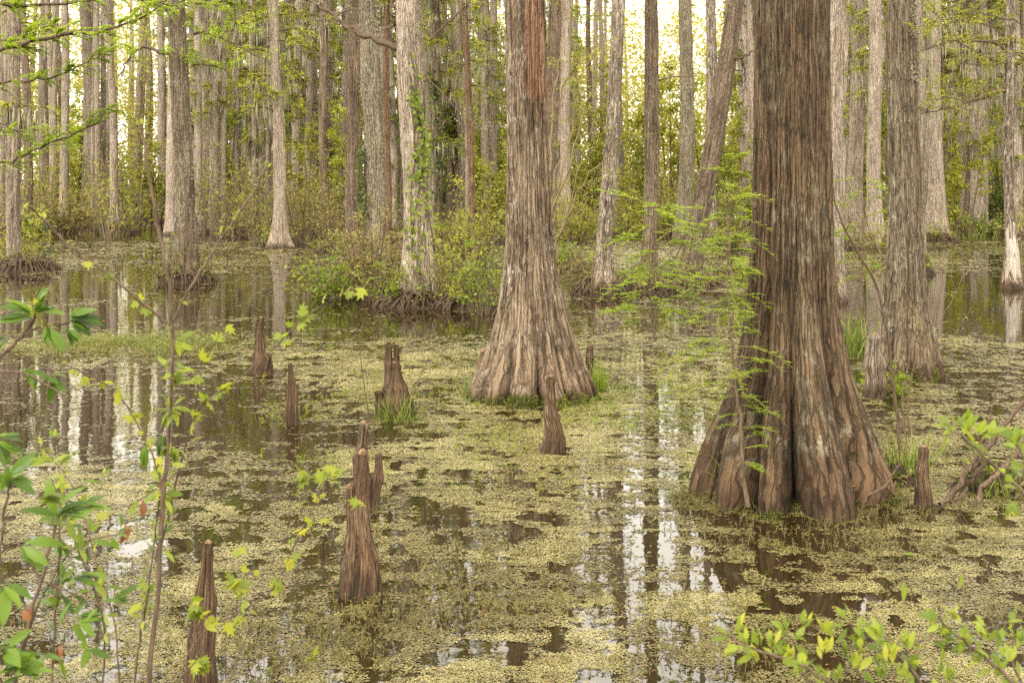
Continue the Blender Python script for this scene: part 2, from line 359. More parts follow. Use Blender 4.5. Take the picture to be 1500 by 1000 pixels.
def tree(label, xb, yb, xt, w, flare=1.8, mat='grey', crown=0, seed=0, name='cypress_tree', lobes=8, H=None, group=None, hfl=1.0, nth=36, nh=70, bow=0., crot=0., cscale=1.0):
    X, Y = at(xb, yb); r = rs(seed + 5)
    R = w / 2 * Y / F
    H = H or r.uniform(22, 26)
    ztop = HC + YH * Y / F
    dx = (xt - xb) * Y / F / ztop
    hs = max(.7, min(1.6, R * 3.2)) * hfl
    prof = [(-.4, R * flare * 1.12), (0, R * flare), (.3 * hs, R * (1 + (flare - 1) * .66)), (.8 * hs, R * (1 + (flare - 1) * .34)), (1.6 * hs, R * (1 + (flare - 1) * .13)), (2.8 * hs, R * 1.04), (6, R * .97), (12, R * .85), (H, R * .22)]
    a1, a2 = r.uniform(0, 6.28, 2); am = .06 + .5 * R * .3
    def path(z):
        zc = np.maximum(z, 0); e = np.minimum(zc / 3, 1)
        return dx * np.minimum(zc, 14) + bow * np.sin(np.minimum(zc / ztop, 1) * PI) + am * e * np.sin(zc * .35 + a1) - am * e * math.sin(a1) * .3, am * e * np.sin(zc * .3 + a2)
    o = thing(name, label, 'tree', (X, Y, 0), group)
    me = trunk_mesh(prof, H, path, nth, nh, lobes, .34, .9 * hs, .016 + R * .03, 5, 1.1, seed, mat, hfocus=min(ztop + 1.5, 13))
    link('trunk', me, o)
    if crown is not None:
        c = link('crown', CROWNS[crown], o); xx, yy = path(np.array([9.])); c.location = (xx[0], yy[0], 0)
        c.rotation_euler = (0, 0, crot or r.uniform(0, 6.28)); c.scale = (cscale, cscale, r.uniform(.92, 1.08))
    return o, R, path

# ------------------------------------------------------------------ background cypress trees
TREES = [  # label, x base, y base, x at frame top, width, flare, bark, crown, lobes, bow
 ('brown trunk on the shrubby hummock at the far left edge', 22, 396, 15, 19, 1.5, 'grey', 2, 8, 0),
 ('thin trunk standing just right of the far left edge trunk', 42, 345, 34, 12, 1.8, 'brown', 3, 7, 0),
 ('tall grey trunk third from the left edge, behind the yellow shrubs', 70, 320, 62, 16, 1.8, 'grey', 5, 8, 0),
 ('slender leaning trunk flecked white, second left of the trunk on a small round mound', 97, 316, 79, 11, 1.8, 'patchy', 5, 7, 0),
 ('stout straight grey trunk just left of the trunk on a small round mound', 133, 322, 125, 21, 1.7, 'grey', 5, 8, 0),
 ('slender curving trunk flaring onto a small round mound in the open water', 168, 341, 147, 11, 3.2, 'pale', 5, 7, .25),
 ('smooth dark thin trunk rising behind the curving one on the round mound', 171, 302, 165, 9, 1.6, 'brown', 4, 7, 0),
 ('pair member, pale thin trunk midway between the mound trunk and the lichen trunk', 197, 306, 189, 10, 1.6, 'pale', 5, 7, 0),
 ('dark grey trunk second to the left of the thick lichen trunk', 221, 310, 214, 12, 1.7, 'grey', 5, 7, 0),
 ('pale trunk with a little ivy, touching the left side of the lichen trunk', 242, 324, 232, 13, 1.8, 'pale', 5, 7, 0),
 ('thick lichen covered trunk standing in open water at left', 270, 413, 265, 27, 2.0, 'flecked', 4, 9, 0),
 ('wide grey trunk close behind the right side of the lichen trunk', 305, 334, 297, 23, 1.7, 'grey', 0, 8, 0),
 ('grey trunk second to the right of the lichen trunk', 328, 314, 321, 14, 1.7, 'pale', 2, 7, 0),
 ('narrow brown trunk third to the right of the lichen trunk', 344, 302, 338, 9, 1.6, 'grey', 3, 7, 0),
 ('narrow dark trunk half hidden by hanging moss left of the pinkish trunk', 359, 306, 351, 9, 1.6, 'brown', 2, 7, 0),
 ('moss draped grey trunk just left of the pinkish trunk', 383, 312, 372, 14, 1.7, 'lichen', 2, 7, 0),
 ('pinkish pale trunk with a wide flared foot at the water edge', 410, 363, 402, 16, 3.3, 'pale', 0, 8, 0),
 ('speckled trunk leaning left, just right of the pinkish trunk', 443, 322, 427, 10, 1.8, 'grey', 3, 7, 0),
 ('smooth brown trunk midway between the leaning speckled one and the dark one', 461, 320, 457, 12, 1.7, 'brown', 4, 7, 0),
 ('dark mottled trunk with a rusty middle, right of the smooth brown one', 478, 350, 473, 13, 1.8, 'brown', 3, 7, 0),
 ('faint grey trunk behind the dark mottled one', 492, 311, 488, 10, 1.6, 'grey', 4, 7, 0),
 ('narrow whitish trunk against the left side of the dark brown trunk', 504, 330, 505, 8, 1.6, 'patchy', 3, 7, 0),
 ('dark brown straight trunk just left of the thick greenish trunk', 517, 386, 515, 18, 1.7, 'brown', 4, 8, 0),
 ('thick greenish lichen trunk rising out of the bright bushes', 551, 406, 545, 29, 1.6, 'lichen', 4, 9, 0),
 ('reddish trunk peeping out behind the thick greenish trunk', 569, 352, 568, 10, 1.6, 'reddish', 4, 7, 0),
 ('dark mossy trunk just right of the vine clad trunk', 641, 342, 642, 13, 1.7, 'brown', 2, 7, 0),
 ('slim reddish brown trunk between the vine clad and the central trunk', 691, 356, 683, 9, 1.6, 'reddish', 3, 7, 0),
 ('hazy grey trunk nearest the left side of the central trunk', 714, 321, 712, 14, 1.6, 'grey', 3, 7, 0),
 ('grey trunk hidden behind the right side of the central trunk', 806, 376, 808, 19, 1.6, 'brown', 4, 8, 0),
 ('thin grey trunk second to the right of the central trunk', 844, 311, 845, 10, 1.6, 'grey', 5, 7, 0),
 ('thin dark trunk left of the pale patched trunk', 866, 319, 863, 9, 1.6, 'brown', 5, 7, 0),
 ('brown trunk with big pale patches on a dark root mound', 882, 431, 900, 20, 3.0, 'patchy', 5, 8, 0),
 ('grey trunk close behind the right side of the pale patched one', 908, 322, 907, 11, 1.6, 'grey', 5, 7, 0),
 ('very thin white trunk between the pale patched and the straight speckled trunk', 918, 302, 913, 5, 1.5, 'patchy', None, 6, .1),
 ('straight speckled brown trunk left of the pale sky gap', 949, 424, 957, 20, 1.9, 'brown', 5, 8, 0),
 ('mottled grey trunk right of the pale sky gap', 1000, 352, 1005, 21, 1.7, 'lichen', 5, 8, 0),
 ('big trunk leaning right, its foot among the bright saplings', 1009, 412, 1073, 27, 1.7, 'brown', 5, 8, 0),
 ('trunk with dark and white blotches behind the leaning trunk', 1042, 363, 1037, 16, 1.8, 'patchy', 5, 8, 0),
 ('pale pinkish trunk tight behind the right side of the big ridged trunk', 1222, 442, 1223, 28, 1.6, 'pale', 4, 8, 0),
 ('dark grey trunk with splayed foot, first right of the pale pinkish one', 1253, 363, 1252, 22, 2.2, 'grey', 3, 8, 0),
 ('paler trunk with splayed foot, left neighbour of the thick twin rooted trunk', 1283, 366, 1277, 20, 2.2, 'pale', 3, 8, 0),
 ('grey trunk hugging the right side of the thick twin rooted trunk', 1348, 382, 1346, 14, 1.7, 'grey', 3, 7, 0),
 ('pale fluted trunk across the pool, right of the thick twin rooted trunk', 1370, 352, 1373, 22, 2.6, 'pale', 3, 8, 0),
 ('faint slim trunk right of the pale fluted one', 1402, 313, 1398, 10, 1.6, 'grey', 3, 7, 0),
 ('faint grey trunk beside the dark hollow trunk', 1421, 316, 1415, 14, 1.6, 'grey', 2, 7, 0),
 ('dark hollow mossy trunk across the pool with green bushes at its foot', 1428, 338, 1440, 25, 2.0, 'brown', 2, 8, 0),
 ('faint trunk between the hollow trunk and the right edge trunk', 1460, 316, 1456, 12, 1.6, 'grey', 2, 7, 0),
 ('slim dark trunk with a white bare patch low down, at the right edge', 1483, 422, 1481, 15, 2.6, 'patchy', 4, 7, 0),
 ('grey trunk cut by the right edge of the view', 1499, 318, 1497, 14, 1.6, 'grey', 3, 7, 0),
]
TD = {}
for i, (lab, xb, yb, xt, w, fl, mt, cr, lo, bow) in enumerate(TREES):
    near = yb > 380
    if lab.startswith('pair member'): lab = lab[13:]
    TD[lab] = tree(lab, xb, yb, xt, w, fl, mt, cr, 300 + i, lobes=lo, bow=bow, group='cypress trees of the flooded wood', nth=48 if near else 28, nh=110 if near else 56)
def TT(s): return next(v for k, v in TD.items() if s in k)

# slim trunks far back: nothing tells them apart
r = rs(77)
far0 = None; k = 0
FARPX = sorted(list(r.uniform(-90, 1590, 215)))
for x in FARPX:
    d = r.choice((r.uniform(70, 100), r.uniform(90, 125))); X = (x - 750) * d / F
    if 902 < x < 950 or 964 < x < 997 or 850 < x < 866 or 1020 < x < 1032 or (d < 88 and (55 < x < 85 or 150 < x < 230)): continue
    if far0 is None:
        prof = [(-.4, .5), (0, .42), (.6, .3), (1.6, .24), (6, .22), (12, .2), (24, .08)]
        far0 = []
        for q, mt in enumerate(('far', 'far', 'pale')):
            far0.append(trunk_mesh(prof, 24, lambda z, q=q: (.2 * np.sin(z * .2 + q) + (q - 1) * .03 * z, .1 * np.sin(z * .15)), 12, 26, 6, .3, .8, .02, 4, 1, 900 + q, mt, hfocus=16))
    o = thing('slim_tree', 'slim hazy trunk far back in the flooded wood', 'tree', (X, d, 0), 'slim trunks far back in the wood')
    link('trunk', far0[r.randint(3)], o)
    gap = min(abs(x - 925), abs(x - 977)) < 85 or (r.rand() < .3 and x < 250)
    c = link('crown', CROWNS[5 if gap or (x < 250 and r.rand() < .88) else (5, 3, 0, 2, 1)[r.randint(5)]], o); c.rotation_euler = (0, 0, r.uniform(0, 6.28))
    s = r.uniform(.5, 1.3); o.scale = (s, s, r.uniform(.8, 1.15)); o.rotation_euler = (0, 0, r.uniform(0, 6.28))

# ------------------------------------------------------------------ the four big trees
def big_tree(label, xb, yb, prof, path, H, **kw):
    X, Y = at(xb, yb)
    o = thing('cypress_tree', label, 'tree', (X, Y, 0), 'cypress trees of the flooded wood')
    link('trunk', trunk_mesh(prof, H, path, **kw), o)
    c = link('crown', CROWNS[4], o); c.rotation_euler = (0, 0, kw['seed']); xx, yy = path(np.array([14.])); c.location = (xx[0], yy[0], 0)
    return o, X, Y
main, mX, mY = big_tree('big ridged brown trunk in the front with deep buttress folds', 1157, 728,
    [(-.4, 1.04), (0, .99), (.15, .95), (.3, .88), (.5, .79), (.8, .65), (1.1, .53), (1.4, .455), (1.75, .405), (2.2, .368), (3.2, .34), (4.4, .325), (12, .29), (25, .08)],
    lambda z: (.02 + 0 * z, 0 * z), 25, nth=420, nh=620, lobes=9, groove=.8, hg=1.7, ridge=.009, rk=7, rz=.55, seed=8, mat='main', hfocus=5.2, ph=2.3, fine=.026)
cen, cX, cY = big_tree('tall shaggy grey trunk in the middle with a broad mossy flared foot', 781, 584,
    [(-.4, .93), (0, .87), (.15, .82), (.4, .71), (.7, .585), (1.0, .49), (1.3, .425), (1.6, .362), (2.1, .302), (2.9, .268), (5, .258), (12, .23), (26, .07)],
    lambda z: (-.004 * np.minimum(np.maximum(z, 0), 1.5) - .02 * np.maximum(z, 0) * (z < 20) + 0 * z, 0 * z), 26, nth=320, nh=480, lobes=13, groove=.5, hg=.8, ridge=.012, rk=8, rz=1.0, seed=21, mat='centre', hfocus=6.2, ph=.4, fine=.022)
vin, vX, vY = big_tree('pale trunk with climbing green vines above the bright bushes', 613, 446,
    [(-.4, .74), (0, .68), (.4, .53), (1, .405), (1.8, .335), (3, .295), (6, .27), (12, .22), (25, .07)],
    lambda z: (-.03 * np.maximum(z, 0) * (z < 14) - .42 * (z >= 14) + .05 * np.sin(z * .8), .04 * np.sin(z * .6)), 25, nth=140, nh=220, lobes=9, groove=.45, hg=1.0, ridge=.016, rk=6, rz=1, seed=33, mat='pale', hfocus=8.2, fine=.01)
rig, rX, rY = big_tree('thick lichen flecked trunk at right with a double rooted foot', 1325, 550,
    [(-.4, .68), (0, .62), (.25, .54), (.6, .43), (1.0, .345), (1.5, .278), (2.2, .236), (3.2, .22), (5, .205), (12, .19), (25, .06)],
    lambda z: (-.004 * z + .03 * np.sin(z * .9), .03 * np.sin(z * .7)), 25, nth=200, nh=300, lobes=8, groove=.6, hg=.9, ridge=.014, rk=6, rz=1, seed=44, mat='flecked', hfocus=6.5, fine=.01)

# ------------------------------------------------------------------ cypress knees
def knee(label, x, yb, ytop, w, seed, tips=((0, 1.0, 1.0),), lean=0.0, tipr=.3, mat='knee', name='cypress_knee', power=1.25):
    X, Y = at(x, yb); s = Y / F
    o = thing(name, label, 'knee', (X, Y, 0), 'cypress knees')
    r = rs(seed)
    for q, (dx, hf, wf) in enumerate(tips):
        h = (yb - ytop) * s * hf; R = w * s / 2 * wf
        nz, nt = 90, 44
        t = np.linspace(0, 1, nz); th = np.arange(nt) * 2 * PI / nt
        T, TH = np.meshgrid(t, th, indexing='ij')
        cap = 1 - min(.14, max(.04, R * (tipr + .05) * 1.3 / h))
        base = np.where(T < cap, tipr + (1 - tipr) * (1 - T / .97).clip(0) ** power, (tipr + (1 - tipr) * (1 - cap / .97) ** power) * np.sqrt(np.clip(1 - ((T - cap) / (1 - cap)) ** 2, 0, 1)))
        knob = 1 + .12 * np.exp(-((T - .93) / .035) ** 2) - .04 * np.exp(-((T - .83) / .06) ** 2) + .16 * np.exp(-((T - r.uniform(.55, .75)) / .07) ** 2)
        lb = np.abs(np.sin(TH * 2.5 + r.uniform(0, 6) + .8 * np.sin(TH + r.uniform(0, 6)))) ** .6
        rr = R * base * knob * (1 - .3 * (1 - lb) * (1 - T) ** .7)
        cx, cy = np.cos(TH), np.sin(TH)
        rr = rr * (1 + .6 * (fbm(cx * 1.3, cy * 1.3, T * h * 6, seed, 4) - .5)) + R * .2 * (fbm(cx * 7, cy * 7, T * h * 4, seed + 9, 3) - .5) * (T < .97)
        bx = dx * s * (.72 + .28 * np.minimum(T * 1.3, 1)) + lean * s * T + .35 * R * (vnoise(T * 3.1, 0 * T, 0 * T + q, seed) - .5)
        V = np.stack([bx + rr * cx, .3 * dx * s * T * (1 if q else 0) + rr * cy * .85, T * (h + .15) - .15], -1).reshape(-1, 3)
        i = np.arange(nz - 1)[:, None] * nt; j = np.arange(nt)[None]; kk = (j + 1) % nt
        qd = np.stack([i + j, i + kk, i + nt + kk, i + nt + j], -1)
        ktip = int(nz * (.955 + .025 * r.rand()))
        me = mesh('spire', V, [qd[:ktip].reshape(-1, 4), qd[ktip:].reshape(-1, 4)], [mat, 'knee_tip'], [0, 1], barkco=np.stack([R * .7 * cx, R * .7 * cy, T * h], -1).reshape(-1, 3))
        link('spire', me, o)
    return o, X, Y
knee('tall front knee with a second lower tip on its left side', 527, 875, 656, 60, 1, ((4, 1.0, 1.0), (-13, .77, .8)), 0, .22)
knee('dark knee just behind the tallest front knee, with a small side knee', 527, 746, 615, 44, 2, ((3, 1.0, 1.0), (23, .64, .72)), 2, .26)
knee('slim dark knee at the lower left behind the foreground twigs', 293, 1000, 789, 60, 3, ((6, 1.0, 1.0),), 4, .2, power=1.05)
knee('squat knobbly knee, farthest left of all', 383, 546, 463, 52, 4, ((-1, 1, .6), (1, .5, 1.0), (10, .36, .6)), -2, .2, power=1.05)
knee('slender pointed knee between the knobbly and the two tipped knee', 431, 622, 530, 31, 5, ((-4, 1, 1),), -2, .16, power=1.0)
knee('broad two tipped knee with grass at its foot', 575, 612, 496, 76, 6, ((-4, 1.0, .4), (6, .96, .36), (1, .72, .95), (-17, .36, .6)), 0, .16, power=1.15)
knee('pointed knee standing in front of the central trunk', 811, 662, 548, 45, 7, ((-1, 1, 1),), -2, .2, power=1.25)
knee('narrow upright knee touching the right foot of the central trunk', 864, 552, 505, 15, 8, ((0, 1, 1),), 0, .6, power=.8)
knee('shorter knee tucked behind the narrow one at the central trunk', 845, 548, 505, 16, 9, ((0, 1, 1),), 0, .5, power=.8)
knee('blunt brown knee right of the big ridged trunk', 1352, 745, 651, 32, 10, ((0, 1, 1),), 1, .36, 'knee', power=.8)
knee('stout pale capped knee at the left foot of the thick right trunk', 1279, 582, 486, 44, 11, ((2, 1, 1),), 2, .4, 'grey', power=1.0)
knee('leaning reddish knee at the right foot of the thick right trunk', 1372, 548, 500, 26, 12, ((-8, 1, 1),), -4, .5, 'knee', power=.9)
knee('small knee beside the dark root mound of the pale patched trunk', 868, 437, 404, 10, 13, ((0, 1, 1),), 0, .4, 'knee', power=.9)
knee('small dark knee left of the central foot', 700, 566, 512, 17, 14, ((3, 1, 1),), 4, .35, 'knee', power=.9)

# ------------------------------------------------------------------ water, banks, hummocks
g = np.linspace(0, 1, 2)
thing('water', None, None, (0, 0, 0), None, 'structure', mesh('water', [(-220, -30, 0), (220, -30, 0), (220, 330, 0), (-220, 330, 0)], [np.array([[0, 1, 2, 3]])], ['water'], smooth=False))
def mound(X, Y, rx, ry, h, seed, name='hummock', mat='mud', n=46, rough=.5):
    rr = np.linspace(0, 1, n)[:, None]; th = (np.arange(n * 2) * PI / n)[None]
    x, y = rr * np.cos(th), rr * np.sin(th)
    edge = 1 + .35 * (fbm(np.cos(th) * 1.5, np.sin(th) * 1.5, 0 * th, seed, 3) - .5)
    z = h * (1 - rr ** 2.2) * (.6 + .8 * fbm(x * 2.5, y * 2.5, 0 * x, seed + 3, 4)) * (1 + 0 * th) + rough * h * (fbm(x * 9, y * 9, 0 * x, seed + 7, 3) - .5) - .06 * rr ** 4
    V = np.stack([X + x * rx * edge, Y + y * ry * edge, z + 0 * x], -1).reshape(-1, 3)
    m = 2 * n; i = np.arange(n - 1)[:, None] * m; j = np.arange(m)[None]; k = (j + 1) % m
    q = np.stack([i + j, i + m + j, i + m + k, i + k], -1).reshape(-1, 4)
    return thing(name, None, None, (0, 0, 0), None, 'structure', mesh(name, V, [q], [mat]))
HUM = [(30, 398, 60, .5), (168, 342, 36, .45), (272, 414, 46, .45), (408, 362, 46, .35), (360, 345, 44, .35), (120, 332, 110, .45), (490, 372, 40, .3), (600, 450, 62, .35), (520, 432, 80, .35), (690, 452, 70, .4), (880, 432, 48, .5), (952, 430, 58, .3), (1012, 420, 60, .3),
       (1262, 366, 60, .35), (1368, 354, 44, .4), (1440, 340, 60, .5), (840, 400, 40, .3), (1050, 368, 46, .3), (250, 322, 70, .4), (1310, 345, 40, .3), (930, 345, 50, .3), (740, 360, 60, .3), (470, 345, 60, .35), (310, 336, 46, .35), (1485, 330, 40, .4)]
hb = MB()
for i, (x, y, w, h) in enumerate(HUM):
    X, Y = at(x, y); r = rs(560 + i); W_ = w * Y / F * .85; D_ = min(W_ * .9, 3.0); h *= .8
    mound(X, Y + .3, W_, D_, h, 500 + i)
    for q in range(70):        # roots spilling over the edge, brush growing on top
        a = r.uniform(0, 6.28); c0, s0 = math.cos(a), math.sin(a); k0 = r.uniform(.2, .7)
        P = np.array([(X + c0 * W_ * k, Y + .3 + s0 * D_ * k, h * (1.15 - k ** 2) * .8 + r.uniform(0, .12)) for k in np.linspace(k0, 1.08, 6)]) + r.normal(size=(6, 3)) * .05; P[-1, 2] = -.05
        hb.tube(P, np.linspace(r.uniform(.015, .05), .01, 6), 4, 0, False)
    for q in range(46):
        a = r.uniform(0, 6.28); k = math.sqrt(r.rand()); p0 = np.array((X + math.cos(a) * W_ * k * .9, Y + .3 + math.sin(a) * D_ * k * .9, h * (1 - k * k) * .7))
        hh = r.uniform(.2, .9); P = limb_path(r, p0, r.uniform(0, 6.28), hh * .5, hh, .1, 6, .15); hb.tube(P, np.linspace(.01, .004, 6), 3, 0, False)
        m = r.randint(4, 26); pp, dd_ = along(P, r.uniform(.1, 1, m)); hb.leaves(pp + r.normal(size=(m, 3)) * .07, rnd_unit(r, m), np.array((0, 0, .8)) + rnd_unit(r, m), Y / F * 5 * r.uniform(.5, 1.3, m), Y / F * 2.2 * r.uniform(.5, 1.3, m), 'quad', 1 + r.randint(3))
thing('hummock_brush', 'roots, twigs and small leaves matted over the dark hummocks', 'brush', (0, 0, 0), None, 'stuff', hb.mesh('hummock_brush', ['twig_dark', 'olive_leaf', 'fresh', 'moss'], False))
# the bank the viewer stands on
nx, ny = 60, 60
gx, gy = np.meshgrid(np.linspace(-12, 12, nx), np.linspace(-9, 6.9, ny))
gz = .25 + .5 * (fbm(gx * .4, gy * .4, 0 * gx, 5, 3) - .5) + .2 * (fbm(gx * 3, gy * 3, 0 * gx, 8, 3) - .5) - 1.2 * np.clip((gy - 5.8) / 1.1, 0, 1)
i = np.arange(ny - 1)[:, None] * nx; j = np.arange(nx - 1)[None]
thing('bank', None, None, (0, 0, 0), None, 'structure', mesh('bank', np.stack([gx, gy, gz], -1).reshape(-1, 3), [np.stack([i + j, i + j + 1, i + nx + j + 1, i + nx + j], -1).reshape(-1, 4)], ['mud']))
# low dry land at the very back of the wood
gx, gy = np.meshgrid(np.linspace(-200, 200, 90), np.linspace(112, 320, 50)); nx, ny = 90, 50
gz = -.25 + np.clip((gy - 120) / 30, 0, 1) * .9 + .5 * (fbm(gx * .12, gy * .12, 0 * gx, 15, 3) - .5)
i = np.arange(ny - 1)[:, None] * nx; j = np.arange(nx - 1)[None]
thing('ground', None, None, (0, 0, 0), None, 'structure', mesh('ground', np.stack([gx, gy, gz], -1).reshape(-1, 3), [np.stack([i + j, i + j + 1, i + nx + j + 1, i + nx + j], -1).reshape(-1, 4)], ['mud']))

# ------------------------------------------------------------------ duckweed: fronds and mats floating on the water
def cover(X, Y):
    """how thickly the water is covered at (X, Y): 0 open .. 1 closed"""
    px = 750 + X * F / Y; py = YH + F * HC / Y
    big = fbm(X * .55 + 3, Y * .28, 0 * X, 61, 4, .55)
    mid = fbm(X * 2.0, Y * 1.5, 0 * X, 65, 5, .62)
    b = .435 + 0 * X
    def blob(cx, cy, sx, sy, a): return a * np.exp(-((px - cx) / sx) ** 2 - ((py - cy) / sy) ** 2)
    b = b + blob(650, 690, 420, 110, .15) + blob(850, 560, 420, 45, .12) + blob(60, 760, 300, 70, .16) + blob(1150, 860, 500, 120, .05) + blob(1420, 640, 140, 90, .1) - blob(370, 650, 70, 40, .2) - blob(520, 640, 60, 14, .2) - blob(430, 740, 50, 60, .12) - blob(740, 800, 60, 120, .1) + blob(480, 540, 160, 40, .16)
    b = b - blob(170, 606, 300, 66, .5) - blob(540, 640, 60, 18, .12) - blob(960, 640, 60, 120, .10) - blob(1150, 790, 190, 60, .10) - blob(560, 910, 240, 50, .06) + .03 * np.clip((py - 780) / 60, 0, 1) - blob(928, 760, 24, 220, .16) - blob(978, 760, 16, 220, .16) + blob(120, 720, 340, 70, .1) - blob(1440, 560, 90, 22, .3)
    b = b - .34 * np.clip((500 - py) / 25, 0, 1) * np.clip((py - 380) / 40, 0, 1) + blob(190, 505, 180, 12, .4) - blob(1440, 450, 260, 60, .3) - .12 * (py < 380) + blob(960, 372, 170, 16, .35) - blob(230, 430, 250, 60, .15) + blob(400, 366, 60, 3, .2) + blob(1300, 375, 60, 20, .2)
    return b + (big - .5) * .85 + (mid - .5) * .85 + (fbm(X * 3.2, Y * 4.5, 0 * X, 68, 4, .7) - .5) * .5 + (fbm(X * .9, Y * 7.5, 0 * X, 72, 4, .65) - .5) * .7 - .5
def float_field(name, mat, seed, thr, cell, size, z, ymin=7.0, ymax=64, lo=None, soft=.05, hole=.4):
    """fronds on a jittered grid whose cells grow with distance, kept where the cover is thick enough"""
    r = rs(seed)
    ny = int(math.log(ymax / ymin) / cell / 1.5); nx = int(.78 / cell)
    v, u = np.meshgrid(np.arange(ny), np.arange(nx), indexing='ij'); n = v.size
    Y = ymin * np.exp((v.ravel() + r.rand(n)) * cell * 1.5); X = ((u.ravel() + r.rand(n)) * cell - .39) * Y
    c = cover(X, Y)
    c2 = c + r.normal(size=n) * soft
    keep = c2 > thr
    if lo is not None: keep = (c2 > lo) & (c2 < thr)
    fine = fbm(X * 7, Y * 4, 0 * X, 203, 3); keep &= fine > hole - np.clip(c, -.05, .4) * .45
    X, Y = X[keep], Y[keep]; m = len(X)
    s = cell * size * Y * r.uniform(.7, 1.35, m)
    a = r.uniform(0, 6.28, m)
    D = np.stack([np.cos(a), np.sin(a), r.normal(size=m) * .05], 1); N = np.tile((0, 0, 1.), (m, 1)) + r.normal(size=(m, 3)) * .06
    b = MB(); b.leaves(np.stack([X, Y, z + r.rand(m) * .003], 1), D, N, s, s * r.uniform(.7, 1.2, m), 'hex')
    print(name, n, m)
    return b.mesh(name, [mat], False)
thing('duckweed', 'pale olive duckweed mats floating on the dark water', 'duckweed', (0, 0, 0), None, 'stuff', float_field('duckweed', 'duck', 1, .03, .0008, 1.32, .005, soft=.14))
thing('drowned_weed', 'dark olive weed lying in the water between the duckweed mats', 'water weed', (0, 0, 0), None, 'stuff', float_field('drowned_weed', 'scum', 2, .06, .0016, 1.3, .002, lo=-.3, soft=.1, hole=.47))
#PLANTS
# ------------------------------------------------------------------ far-off wood (one mass) and its undergrowth
def leaf_mass(n_cl, per, d0, d1, ztop, zlow, rad, ll, seed, half=.47, gap=None):
    r = rs(seed); P = []; 
    for i in range(n_cl):
        d = r.uniform(d0, d1); x = r.uniform(-half, half) * d; px = 750 + x * F / d
        zt = ztop(px, d, r); z = zlow + (zt - zlow) * r.rand() ** 1.15
        m = int(per * r.uniform(.5, 1.4)); R = rad * r.uniform(.6, 1.3)
        P.append(np.array((x, d, z)) + r.normal(size=(m, 3)) * np.array((R, R, R * .55)))
    P = np.concatenate(P); P = P[P[:, 2] > 0.02]; m = len(P)
    return P, r
b = MB()
def zt_far(px, d, r):
    g = 1 - .22 * math.exp(-((px - 926) / 20) ** 2) - .22 * math.exp(-((px - 980) / 17) ** 2) - .15 * math.exp(-((px - 850) / 28) ** 2) - .4 * math.exp(-((px - 1290) / 16) ** 2)
    return 4 + g * d / F * r.uniform(200, 370)
P, r = leaf_mass(4300, 64, 108, 155, zt_far, .3, 1.2, .4, 700, .5)
P2, r = leaf_mass(700, 64, 108, 155, lambda px, d, r: 3.5 + d / F * r.uniform(140, 235), .3, 1.2, .4, 705, .16); P2[:, 0] += P2[:, 1] * (985 - 750) / F
P = np.concatenate([P, P2]); m = len(P)
b.leaves(P, r.normal(size=(m, 3)) * np.array((1, 1, .6)), np.array((0, -.5, 1.)) + r.normal(size=(m, 3)) * .6, r.uniform(.2, .6, m), r.uniform(.08, .26, m), 'quad', 0)
thing('distant_woods', 'yellow green haze of leaves closing the view far behind the trunks', 'woods', (0, 0, 0), None, 'stuff', b.mesh('distant_woods', ['far_green'], False))
b = MB(); r = rs(710)
nb = 1300
for i in range(nb):
    d = r.uniform(66, 118); x = r.uniform(-.42, .42) * d; px = 750 + x * F / d
    if d < 90 and (60 < px < 130 or 200 < px < 260 or 1385 < px < 1440): continue
    if fbm(x * .22, d * .1, 0.0, 12, 2) < .36: continue
    hv = fbm(x * .16, d * .06, 0.0, 14, 3); h = r.uniform(.6, 4.6) * (.35 + 1.7 * max(0, hv - .3) * 1.6) * (1.2 if d > 90 else .85); k = (r.randint(3) if r.rand() < .5 else int(fbm(x * .2, d * .1, 0.0, 18, 2) * 2.99))
    for q in range(r.randint(3, 7)):
        pth = limb_path(r, np.array((x + r.normal() * .3, d + r.normal() * .3, 0)), r.uniform(0, 6.28), r.uniform(.3, 1.3), h * r.uniform(.6, 1.1), .1, 6, .12)
        b.tube(pth, np.linspace(.03, .008, 6), 3, 0, False)
        mm = int(30 * r.uniform(0, 1.4) ** 1.5); kk = r.uniform(1.2, 4.99, mm); k0 = kk.astype(int); pp = pth[k0] + (pth[np.minimum(k0 + 1, 5)] - pth[k0]) * (kk - k0)[:, None] + r.normal(size=(mm, 3)) * np.array((.3, .3, .18))
        b.leaves(pp, r.normal(size=(mm, 3)), rnd_unit(r, mm) + np.array((0, -.3, .6)), r.uniform(.1, .26, mm), r.uniform(.05, .12, mm), 'quad', 1 + k)
thing('undergrowth', 'tangle of olive and brown brush under the far trunks', 'undergrowth', (0, 0, 0), None, 'stuff', b.mesh('undergrowth', ['twig', 'olive_leaf', 'yellow_leaf', 'green_leaf'], False))

